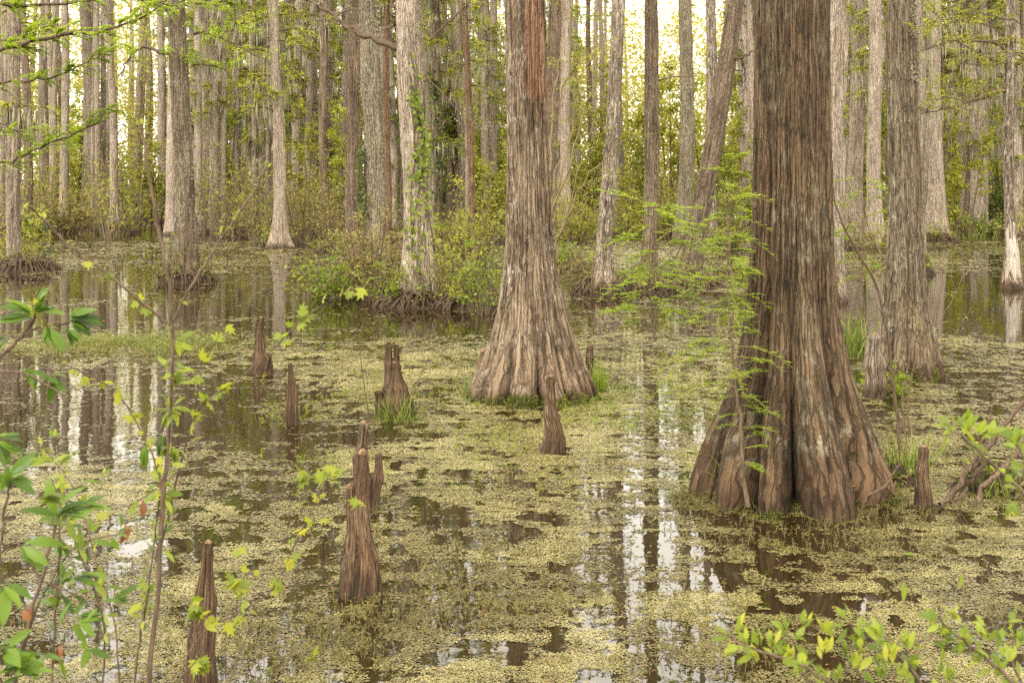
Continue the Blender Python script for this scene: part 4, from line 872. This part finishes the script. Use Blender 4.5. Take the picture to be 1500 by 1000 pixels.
tuft('grass on the dead branch mound at right', 1470, 724, 90, 50, 160, 8)
tuft('grass clump below the dark hollow trunk', 1432, 350, 60, 22, 120, 9)
tuft('short grass at the foot of the small round mound', 166, 345, 40, 12, 90, 10)
shrub('broad leaved sprig at the left foot of the big ridged trunk', 1104, 728, 46, 110, 'fresh', 91, .04, 17, 6, 'sprig', 'plant', .3, 'twig_green', None, 'leaf')
shrub('leafy weeds on the right root of the big ridged trunk', 1316, 708, 52, 66, 'grass', 92, .08, 13, 8, 'sprig', 'plant', .2, 'twig_green', None, 'leaf')
shrub('thin weeds among the dead branches at right', 1440, 722, 110, 80, 'fresh', 93, .022, 13, 10, 'sprig', 'plant', .2, 'twig_green', None, 'leaf')
X, Y = at(1470, 722); mound(X, Y + .15, .45, .3, .2, 611)
X, Y = at(1318, 712); mound(X, Y + .1, .2, .2, .16, 612)
X, Y = at(1092, 728); mound(X, Y + .1, .25, .2, .1, 613)
X, Y = at(1357, 402); mound(X, Y + .1, .35, .3, .2, 614)
def weeds(n, seed, region, hgt, per, leaf, mat, name, label, cat, ls=.02, stem='twig_green', shape='leaf'):
    r = rs(seed); b = MB(); c = 0; pts = []
    while len(pts) < n:
        x, y = region(r); 
        if y < 290 or y > 1010: continue
        X, Y = at(x, y)
        if fbm(X * 1.1, Y * .6, 0.0, seed, 3) + r.normal() * .05 < .47: continue
        pts.append((X, Y))
    for X, Y in pts:
        h = hgt * r.uniform(.4, 1.4); lean = r.normal(size=2) * .35 * h
        P = np.array([(X, Y, -.01), (X + lean[0] * .4, Y + lean[1] * .4, h * .55), (X + lean[0], Y + lean[1], h)]); b.tube(P, (.0022, .0018, .001), 3, 0, False)
        m = per; u = r.uniform(.25, 1, m); pp, dd_ = along(P, u); a = r.uniform(0, 6.28, m)
        b.leaves(pp, np.stack([np.cos(a), np.sin(a), r.uniform(.1, 1, m)], 1), np.array((0, 0, 1.)) + r.normal(size=(m, 3)) * .4, ls * r.uniform(.6, 1.5, m), ls * .4 * r.uniform(.6, 1.3, m), shape, 1)
    return thing(name, label, cat, (0, 0, 0), None, 'stuff', b.mesh(name, [stem, mat], False))
weeds(1500, 21, lambda r: (r.normal(560, 260), r.normal(900, 70)), .06, 7, 'leaf', 'weed', 'water_weeds', 'small dark green weeds standing out of the water at the front', 'water weed', .024)
weeds(1500, 22, lambda r: (r.uniform(380, 1100), r.normal(600, 50)), .07, 7, 'leaf', 'fresh', 'floating_sprigs', 'light green sprigs growing out of the duckweed in the middle', 'water weed', .03)
weeds(1500, 23, lambda r: (r.normal(1300, 200), r.uniform(620, 1000)), .06, 7, 'leaf', 'weed', 'marsh_weeds', 'thin weeds standing in the water at the right', 'water weed', .022)
weeds(420, 27, lambda r: (1157 + 165 * math.cos(r.uniform(0, 6.28)) + r.normal() * 8, 726 + abs(r.normal(0, 12))), .07, 7, 'leaf', 'weed', 'root_weeds', 'small weeds gathered round the foot of the big ridged trunk', 'water weed', .026)
weeds(2600, 24, lambda r: (r.normal(190, 85), r.normal(506, 9)), .1, 4, 'leaf', 'grass', 'water_grass', 'low strip of pale green water grass across the pool at left', 'water grass', .045)
r = rs(99); n = 520; yy = r.uniform(500, 1000, n); xx = r.uniform(20, 1490, n); P = np.array([at(a, c) + (.011,) for a, c in zip(xx, yy)]); b = MB()
b.leaves(P, np.stack([r.normal(size=n), r.normal(size=n), 0 * xx], 1), np.array((0, 0, 1.)) + r.normal(size=(n, 3)) * .2, r.uniform(.015, .05, n), r.uniform(.008, .022, n), 'leaf')
thing('fallen_leaves', 'scattered small rust coloured leaves lying on the duckweed', 'leaves', (0, 0, 0), None, 'stuff', b.mesh('fallen_leaves', ['dead'], False))
def flower(label, x, y, h, seed):
    X, Y = at(x, y); r = rs(seed); o = thing('yellow_flower', label, 'flower', (X, Y, 0), 'small yellow flowers'); b = MB(); b.tube(np.array([(0, 0, -.01), (.005, 0, h * .6), (0, 0, h)]), (.003, .0025, .002), 4, 0); link('stem', b.mesh('stem', ['twig_green']), o)
    b = MB(); a = np.arange(9) * 2 * PI / 9; b.leaves(np.tile((0, 0, h), (9, 1)) + 0., np.stack([np.cos(a), np.sin(a), 0 * a + .5], 1), np.tile((0, 0, 1.), (9, 1)), .025, .012, 'leaf'); link('petal', b.mesh('petal', ['flower']), o)
for k, (x, y, h, lab) in enumerate([(1251, 742, .17, 'yellow flower by the roots at the foot of the big ridged trunk'), (1444, 645, .07, 'yellow flower farthest left of the cluster by the dead branches'), (1431, 657, .06, 'lowest yellow flower of the cluster by the dead branches'), (1481, 636, .06, 'highest yellow flower of the cluster by the dead branches')]): flower(lab, x, y, h, k)

# ------------------------------------------------------------------ dead branches and bare stems at the right
def bare(label, lines, d, name, cat, mat='twig_dark', seed=0, leaf=None, nleaf=0, nt=3, tl=.3):
    p = lines[0][0][0]; base = np.array(((p[0] - 750) * d / F, d, 0)); o = thing(name, label, cat, base); r = rs(seed); bs, bl = MB(), MB()
    for k, (pts, r0, r1) in enumerate(lines):
        P = px_tube(bs, pts, d, r0, r1, base, 26, 7, 0, r0 * .3, seed + k, r.uniform(-.3, .5))
        for q in range(nt):
            i = r.randint(6, 25); T = limb_path(r, P[i], r.uniform(0, 6.28), r.uniform(.3, 1) * tl, r.uniform(0, .8) * tl, .02, 6, .12); bs.tube(T, np.linspace(r1 * .9, .0015, 6), 4, 0, False)
            if leaf:
                m = nleaf; pp, dd_ = along(T, r.uniform(.3, 1, m)); bl.leaves(pp, rnd_unit(r, m), np.array((0, 0, 1.)) + rnd_unit(r, m) * .5, r.uniform(.02, .05, m), r.uniform(.01, .02, m), 'leaf')
    link('stem', bs.mesh('stem', [mat]), o)
    if leaf and nleaf: link('foliage', bl.mesh('foliage', [leaf], False), o)
bare('long dark bare stem curving down beside the big ridged trunk', [([(1318, 668), (1314, 610), (1306, 545), (1298, 480), (1285, 420), (1258, 372), (1234, 328), (1222, 290), (1217, 258)], .022, .007)], 14.4, 'bare_sapling', 'sapling', 'twig_dark', 1, 'yellow_leaf', 3, 3, .2)
bare('pair of thin brown stems in front of the thick right trunk', [([(1332, 640), (1330, 590), (1340, 530), (1352, 490), (1350, 440)], .014, .004), ([(1326, 640), (1322, 580), (1333, 520), (1330, 470)], .012, .004), ([(1342, 500), (1375, 470), (1400, 430), (1412, 395)], .008, .003), ([(1335, 545), (1390, 500), (1430, 440)], .008, .003), ([(1300, 385), (1276, 345), (1264, 290)], .012, .004)], 15.2, 'bare_sapling', 'sapling', 'twig', 2, 'yellow_leaf', 5, 5, .4)
bare('dead branch slanting up out of the water at the right edge', [([(1380, 748), (1395, 722), (1425, 682), (1452, 648), (1484, 606), (1530, 545)], .032, .018), ([(1400, 742), (1420, 705), (1450, 670)], .024, .014), ([(1420, 690), (1440, 640), (1452, 600), (1462, 560)], .011, .005)], 12.3, 'dead_branch', 'branch', 'twig_dark', 3, None, 0, 3, .2)
bare('short dead branch lying low in front of the slanting one', [([(1376, 738), (1392, 733), (1408, 745), (1428, 754)], .016, .008), ([(1428, 752), (1440, 715), (1465, 690), (1492, 660), (1520, 600)], .03, .016)], 12.1, 'dead_branch', 'branch', 'twig', 4, None, 0, 3, .2)
bare('twisted root arching at the right foot of the big ridged trunk', [([(1262, 745), (1272, 726), (1296, 712), (1310, 690), (1318, 680)], .014, .012), ([(1262, 740), (1290, 738), (1304, 722), (1312, 705)], .01, .008), ([(1300, 716), (1312, 728), (1320, 740)], .008, .006)], 12.0, 'root', 'root', 'twig', 5, None, 0, 2, .1)
bare('thin bare twig leaning over the water left of the big ridged trunk', [([(1040, 645), (1034, 600), (1024, 575), (1015, 560)], .007, .003)], 13.4, 'bare_twig', 'twig', 'twig_dark', 6, None, 0, 1, .1)
bare('thin twig standing left of the broad two tipped knee', [([(541, 615), (536, 580), (530, 540), (527, 505)], .009, .003), ([(600, 580), (612, 560), (623, 535)], .008, .003)], 16.4, 'bare_twig', 'twig', 'twig', 7, 'fresh', 3, 2, .1)

# ------------------------------------------------------------------ plants close to the viewer
def fg(label, name, cat, lines, d, whorls=(), twigmat='twig_dark', seed=0, node_leaf=None, leafmats=('bay',), dd=.5):
    """lines: [(pixel points, r0, r1, extra distance)], whorls: [(x, y, extra distance, n, length px, width ratio, material index, direction px or None, spread)]"""
    p = lines[0][0][0]; base = np.array(((p[0] - 750) * d / F, d, 0)); o = thing(name, label, cat, base); r = rs(seed); bl = MB(); first = True
    bs = MB(); ps = []
    for k, (pts, r0, r1, ex) in enumerate(lines):
        P = px_tube(bs, pts, d + ex, r0 * .72, r1 * .72, base, 34, 6, 0, r0 * .25, seed + k, r.uniform(-dd, dd) * .3); ps.append(P)
    link('stem', bs.mesh('stem', [twigmat]), o)
    for (x, y, ex, n, lp, wr, mi, dr, spd, shp) in whorls:
        n = int(n * 1.35 + .5) if n > 3 else n
        c = up(x, y, d + ex) - base; s = (d + ex) / F
        if dr is None: D = rnd_unit(r, n) * np.array((1, .7, .55)) + np.array((0, 0, .1))
        else: D = np.array((dr[0], r.uniform(-.2, .2), -dr[1])) + rnd_unit(r, n) * spd
        L = lp * s * r.uniform(.5, 1.05, n) * (.8 if lp > 30 else 1)
        bl.leaves(c + r.normal(size=(n, 3)) * .006, D, np.array((0, -.45, .9)) + rnd_unit(r, n) * .55, L, L * wr * r.uniform(.8, 1.2, n), shp, mi)
    if node_leaf:
        for (k, u0, u1, n, lp, wr, mi, shp) in node_leaf:
            P = ps[k]; u = r.uniform(u0, u1, n); pp, dd_ = along(P, u); dd_ /= np.linalg.norm(dd_, axis=1)[:, None]
            s = d / F; L = lp * s * r.uniform(.5, 1.2, n); D = rnd_unit(r, n) + dd_ * .4 + np.array((0, 0, -.2))
            bl.leaves(pp + D / np.linalg.norm(D, axis=1)[:, None] * L[:, None] * .25, D, np.array((0, -.5, .8)) + rnd_unit(r, n) * .7, L, L * wr * r.uniform(.8, 1.2, n), shp, mi)
    if bl.n: link('foliage', bl.mesh('foliage', list(leafmats)), o)
    return o
W = lambda x, y, ex, n, lp, wr=.32, mi=0, dr=None, spd=.4, shp='lance': (x, y, ex, n, lp, wr, mi, dr, spd, shp)
# tall sapling at left
fg('tall thin sapling with budding tips at the left, in front of the pool', 'sapling', 'sapling',
   [([(205, 1500), (212, 1150), (222, 960), (232, 850), (240, 740), (247, 640), (253, 540), (251, 470), (243, 390), (226, 300), (214, 235), (207, 182)], .013, .006, 0),
    ([(251, 474), (280, 420), (310, 372), (345, 320), (375, 275), (389, 243)], .0075, .005, .05),
    ([(250, 478), (205, 440), (150, 395), (100, 360), (62, 320), (30, 290)], .0075, .0045, -.1),
    ([(236, 800), (262, 690), (285, 610), (310, 580), (350, 555), (400, 510), (440, 470), (500, 430), (560, 410)], .0055, .002, .1),
    ([(240, 760), (232, 690), (200, 620), (165, 570), (120, 545), (60, 520)], .0055, .002, -.15),
    ([(180, 1300), (196, 1010), (215, 880), (226, 790), (238, 700)], .006, .003, .12),
    ([(285, 605), (292, 560), (302, 530), (330, 470)], .003, .0015, .1), ([(262, 690), (215, 725), (170, 745), (95, 745)], .003, .0015, .0)],
   4.6, [W(255, 560, 0, 9, 34, .24, 0, (.3, -.5), .6), W(250, 600, 0, 10, 40, .26, 0, (.1, .3), .8), W(238, 640, 0, 7, 44, .28, 1, (.1, 1), .3), W(215, 655, 0, 5, 40, .3, 1, (-.2, 1), .3), W(252, 655, .05, 6, 36, .28, 0, (.3, 1), .5), W(240, 720, .05, 7, 38, .26, 0, (.2, 1), .5),
         W(207, 182, 0, 4, 12, .4, 2, (0, -1), .3), W(389, 243, .05, 4, 12, .4, 2, (.4, -1), .3), W(322, 342, .05, 3, 18, .5, 2, None, .4), W(62, 320, -.1, 4, 18, .5, 2, None, .4), W(186, 772, 0, 3, 28, .45, 3, (.1, 1), .4), W(208, 735, 0, 2, 24, .4, 3, (.1, 1), .4)],
   'twig_dark', 1, [(0, .3, .62, 50, 26, .35, 0, 'lance'), (3, .15, .95, 34, 19, .85, 2, 'lobed'), (4, .2, .95, 26, 19, .85, 2, 'lobed'), (1, .1, .9, 9, 13, .6, 2, 'lobed'), (2, .1, .95, 14, 16, .8, 2, 'lobed'), (5, .4, 1, 40, 26, .35, 0, 'lance'), (6, .2, 1, 8, 24, .85, 2, 'lobed'), (7, .1, 1, 12, 24, .85, 2, 'lobed')], ('fresh', 'bay', 'lime', 'dead'))
# young tree with lobed leaves around the slim knee
fg('thin sapling with small lime lobed leaves by the slim dark knee', 'sapling', 'sapling',
   [([(240, 1500), (250, 1150), (265, 990), (300, 925), (345, 900), (400, 860), (440, 780), (470, 720), (484, 690)], .006, .002, 0), ([(345, 900), (355, 850), (378, 830), (420, 790), (450, 770), (510, 735)], .003, .0015, .05), ([(265, 990), (290, 960), (300, 900), (296, 880)], .004, .002, -.05), ([(250, 1150), (330, 1010), (375, 905), (470, 830), (560, 800)], .004, .0015, .3), ([(420, 790), (425, 740), (432, 705)], .002, .001, .05)],
   5.2, [W(484, 690, 0, 4, 22, .9, 0, None, .4, 'lobed'), W(445, 700, 0, 5, 22, .9, 0, None, .4, 'lobed'), W(470, 730, 0, 3, 18, .9, 0, None, .4, 'lobed'), W(525, 740, .05, 4, 18, .9, 0, None, .4, 'lobed'), W(345, 855, 0, 5, 24, .9, 0, None, .4, 'lobed'), W(285, 890, 0, 6, 24, .9, 0, (0, 1), .6, 'lobed'), W(290, 965, 0, 8, 28, .9, 0, (0, 1), .6, 'lobed'), W(405, 855, 0, 4, 20, .9, 0, None, .4, 'lobed'), W(455, 960, .3, 3, 24, .9, 0, None, .4, 'lobed'), W(350, 812, 0, 3, 18, .9, 0, None, .4, 'lobed')],
   'twig_dark', 2, [(0, .45, .95, 18, 20, .9, 0, 'lobed'), (2, .2, 1, 8, 22, .9, 0, 'lobed'), (1, .1, 1, 10, 18, .9, 0, 'lobed')], ('lime', 'fresh'))
# bay branch at the left edge
fg('glossy dark green evergreen leaves on a branch at the left edge', 'evergreen_shrub', 'shrub',
   [([(-330, 1500), (-200, 900), (-90, 640), (-20, 545), (18, 505), (46, 474), (58, 446)], .012, .005, 0), ([(18, 505), (55, 480), (95, 474), (112, 462)], .005, .003, .05), ([(-20, 545), (30, 545), (62, 560), (95, 580)], .005, .003, -.05), ([(-60, 600), (-20, 640), (5, 650)], .004, .003, 0), ([(20, 520), (70, 540), (100, 560), (140, 590), (172, 620)], .003, .0015, .1)],
   4.3, [W(52, 455, 0, 8, 62, .3, 0, (.6, -.35), .6), W(48, 462, 0, 6, 60, .32, 0, (-.7, -.2), .5), W(100, 468, .05, 8, 64, .32, 0, (.8, .25), .5), W(70, 480, 0, 6, 54, .34, 0, (.1, 1), .6), W(96, 478, 0, 4, 62, .3, 1, (.6, .8), .3), W(40, 540, -.05, 6, 54, .32, 0, (.4, .8), .6), W(75, 555, 0, 6, 56, .34, 0, (.5, .5), .7), W(10, 500, 0, 5, 60, .3, 0, (-.8, .1), .5), W(-10, 645, 0, 5, 60, .26, 0, (.7, .7), .4), W(48, 452, 0, 5, 18, .5, 2, None, .4), W(68, 480, 0, 5, 18, .5, 2, None, .4), W(2, 640, 0, 3, 50, .28, 0, (1, .2), .4)],
   'twig_dark', 3, None, ('bay', 'bay', 'lime'))
# big-leaved shrub at the lower left corner
fg('big leaved evergreen shrub filling the lower left corner', 'evergreen_shrub', 'shrub',
   [([(-40, 1500), (-20, 1200), (20, 1000), (60, 850), (82, 760), (90, 735)], .01, .004, 0), ([(-40, 1300), (-10, 950), (0, 800), (15, 700)], .008, .004, -.2), ([(20, 1000), (50, 900), (70, 860), (110, 800), (180, 780)], .005, .002, .05), ([(60, 850), (30, 800), (20, 790)], .005, .003, 0), ([(60, 1200), (75, 1000), (86, 840), (88, 740)], .006, .003, .1), ([(120, 1200), (150, 1000), (150, 900), (120, 820), (75, 700)], .005, .002, .2), ([(175, 1250), (172, 950), (140, 820), (110, 720), (60, 650)], .004, .002, .3), ([(60, 850), (110, 870), (160, 890)], .003, .002, .1)],
   3.7, [W(84, 755, 0, 7, 84, .24, 0, (.8, -.3), .4), W(86, 752, 0, 5, 74, .3, 0, (-.6, -.1), .6), W(15, 700, -.2, 7, 66, .32, 0, (.7, -.2), .6), W(5, 715, -.2, 5, 66, .3, 0, (-.2, -.5), .5), W(60, 730, -.1, 5, 60, .3, 1, (.7, .2), .4), W(30, 800, 0, 5, 70, .3, 0, (.8, .5), .6), W(5, 860, -.2, 6, 80, .32, 0, (.4, .6), .6), W(10, 950, -.2, 7, 80, .34, 0, (.3, .2), .8), W(110, 850, .05, 5, 54, .26, 0, (1, .05), .3), W(120, 740, 0, 4, 60, .26, 0, (1, -.25), .3), W(85, 945, 0, 4, 46, .34, 2, (.1, 1), .4), W(38, 890, 0, 3, 34, .5, 2, (.2, 1), .4), W(110, 905, 0, 5, 52, .3, 0, (.8, .4), .5), W(60, 960, -.1, 6, 60, .3, 0, None, .5), W(130, 950, .1, 6, 52, .3, 0, None, .5), W(170, 880, .1, 5, 44, .3, 0, (.8, -.2), .5), W(150, 700, .2, 4, 40, .3, 1, None, .5), W(105, 665, .3, 4, 40, .3, 1, None, .5), W(25, 985, -.2, 6, 74, .34, 0, None, .5), W(80, 640, .3, 3, 14, .5, 1, (0, -1), .3)],
   'twig_dark', 4, [(5, .4, 1, 22, 34, .32, 1, 'lance'), (6, .4, 1, 20, 32, .34, 1, 'lance'), (4, .4, .9, 12, 40, .3, 0, 'lance'), (2, .3, 1, 16, 36, .3, 0, 'lance'), (7, .2, 1, 10, 36, .3, 0, 'lance')], ('bay', 'fresh', 'dead'))
# blurred shrub along the lower right
L2 = [([(1700, 1500), (1560, 1120), (1490, 1010), (1440, 960), (1395, 925), (1375, 905)], .009, .004, 0), ([(1500, 1500), (1420, 1100), (1350, 1000), (1310, 950), (1290, 920)], .007, .003, -.1), ([(1400, 1500), (1290, 1080), (1215, 1000), (1150, 965), (1090, 945), (1070, 930)], .008, .003, -.1), ([(1600, 1150), (1480, 960), (1560, 905)], .006, .003, .1), ([(1440, 1150), (1330, 960), (1400, 935), (1460, 915), (1540, 890)], .004, .002, .2), ([(1330, 1100), (1260, 990), (1255, 930), (1235, 905)], .005, .003, 0), ([(1260, 1060), (1180, 990), (1160, 940), (1150, 925)], .004, .003, .05)]
wh = []
r = rs(31)
for (x, y) in [(1080, 925), (1095, 945), (1130, 945), (1150, 930), (1180, 915), (1150, 970), (1170, 985), (1210, 955), (1215, 930), (1240, 960), (1255, 975), (1260, 945), (1290, 935), (1305, 965), (1330, 950), (1325, 990), (1290, 990), (1340, 980), (1370, 915), (1380, 930), (1400, 910), (1415, 945), (1440, 930), (1430, 970), (1460, 985), (1480, 965), (1200, 990), (1110, 965), (1375, 985), (1395, 995), (1495, 940), (1230, 995)]:
    wh.append(W(x, y, r.uniform(-.2, .2), r.randint(4, 8), r.uniform(22, 32), .36, r.choice((0, 0, 0, 1)), (r.uniform(-.6, .6), -1), .6))
fg('out of focus leafy shrub along the bottom right', 'leafy_shrub', 'shrub', L2, 3.5, wh, 'twig', 5, [(k, .35, .98, 26, 26, .36, 0, 'lance') for k in range(7)], ('fresh', 'lime'))
# blurred branch at the right edge
fg('out of focus leafy branch reaching in from the right edge', 'leafy_shrub', 'shrub',
   [([(1900, 1500), (1750, 1000), (1600, 800), (1510, 730), (1450, 675), (1410, 640), (1390, 622)], .008, .003, 0), ([(1700, 1000), (1560, 760), (1515, 700), (1490, 650)], .005, .003, .1), ([(1700, 950), (1600, 760), (1530, 720), (1480, 730)], .004, .003, .1)],
   3.3, [W(1415, 628, 0, 7, 42, .36, 0, (.1, -1), .7), W(1400, 625, 0, 5, 40, .36, 0, (-.7, -.2), .5), W(1440, 640, 0, 5, 40, .36, 0, (.6, -.7), .5), W(1385, 640, 0, 2, 36, .3, 0, (-.3, 1), .2), W(1490, 650, .1, 8, 40, .4, 0, (0, -.5), .8), W(1485, 690, .1, 7, 38, .4, 0, None, .8), W(1480, 735, .1, 6, 36, .4, 0, (0, 1), .6), W(1322, 850, -.1, 1, 40, .34, 0, (0, 1), .1), W(1405, 832, -.1, 1, 44, .34, 0, (0, 1), .1), W(1325, 815, -.1, 2, 22, .34, 0, (1, -.2), .3)],
   'twig', 6, [(0, .5, 1, 12, 30, .36, 0, 'lance'), (1, .5, 1, 10, 30, .36, 0, 'lance')], ('fresh', 'lime'))
#ENDPLANTS

# ------------------------------------------------------------------ light, sky, camera
w = bpy.data.worlds.new('World'); sc.world = w; w.use_nodes = True
nt = w.node_tree; nt.nodes.clear()
SUN_EL, SUN_AZ = 40, 205
sky = nt.nodes.new('ShaderNodeTexSky'); sky.sky_type = 'NISHITA'; sky.sun_disc = False; sky.sun_elevation = math.radians(SUN_EL); sky.sun_rotation = math.radians(SUN_AZ)
tc = nt.nodes.new('ShaderNodeTexCoord'); ns = nt.nodes.new('ShaderNodeTexNoise'); ns.inputs['Scale'].default_value = 2.2; ns.inputs['Detail'].default_value = 5
nt.links.new(tc.outputs['Generated'], ns.inputs['Vector'])
rp = nt.nodes.new('ShaderNodeValToRGB'); rp.color_ramp.elements[0].position = .3; rp.color_ramp.elements[0].color = (12.5, 11.4, 9.6, 1); rp.color_ramp.elements[1].position = .7; rp.color_ramp.elements[1].color = (17, 15.7, 13.4, 1)
nt.links.new(ns.outputs[0], rp.inputs[0])
mx = nt.nodes.new('ShaderNodeMix'); mx.data_type = 'RGBA'; mx.inputs[0].default_value = .9
nt.links.new(sky.outputs[0], mx.inputs[6]); nt.links.new(rp.outputs[0], mx.inputs[7])
bg = nt.nodes.new('ShaderNodeBackground'); bg.inputs['Strength'].default_value = .13
out = nt.nodes.new('ShaderNodeOutputWorld')
nt.links.new(mx.outputs[2], bg.inputs['Color']); nt.links.new(bg.outputs[0], out.inputs['Surface'])
sl = bpy.data.lights.new('sun', 'SUN'); sl.energy = 2.2; sl.angle = math.radians(22); sl.color = (1, .95, .86)
so = link('sun', sl); el, az = math.radians(SUN_EL), math.radians(SUN_AZ)
dirn = Vector((math.sin(az) * math.cos(el), math.cos(az) * math.cos(el), math.sin(el)))
so.rotation_euler = dirn.to_track_quat('Z', 'Y').to_euler()
cam = bpy.data.cameras.new('camera'); co = link('camera', cam, None, (0, 0, HC)); co.rotation_euler = (PI / 2, 0, 0)
cam.lens = 50; cam.sensor_width = 36; cam.shift_y = -(500 - YH) / 1500; cam.clip_end = 1500; cam.clip_start = .05
cam.dof.use_dof = True; cam.dof.focus_distance = 13.5; cam.dof.aperture_fstop = 8.0
sc.camera = co
v = sc.view_settings; v.view_transform = 'Standard'; v.look = 'None'; v.exposure = 1.1; v.gamma = 1
sc.render.engine = 'CYCLES'; cy = sc.cycles
cy.max_bounces = 6; cy.diffuse_bounces = 3; cy.glossy_bounces = 3; cy.transmission_bounces = 4; cy.transparent_max_bounces = 6; cy.use_denoising = False; cy.use_adaptive_sampling = False; cy.sample_clamp_indirect = 5; cy.denoising_prefilter = 'NONE'
cy.caustics_reflective = False; cy.caustics_refractive = False
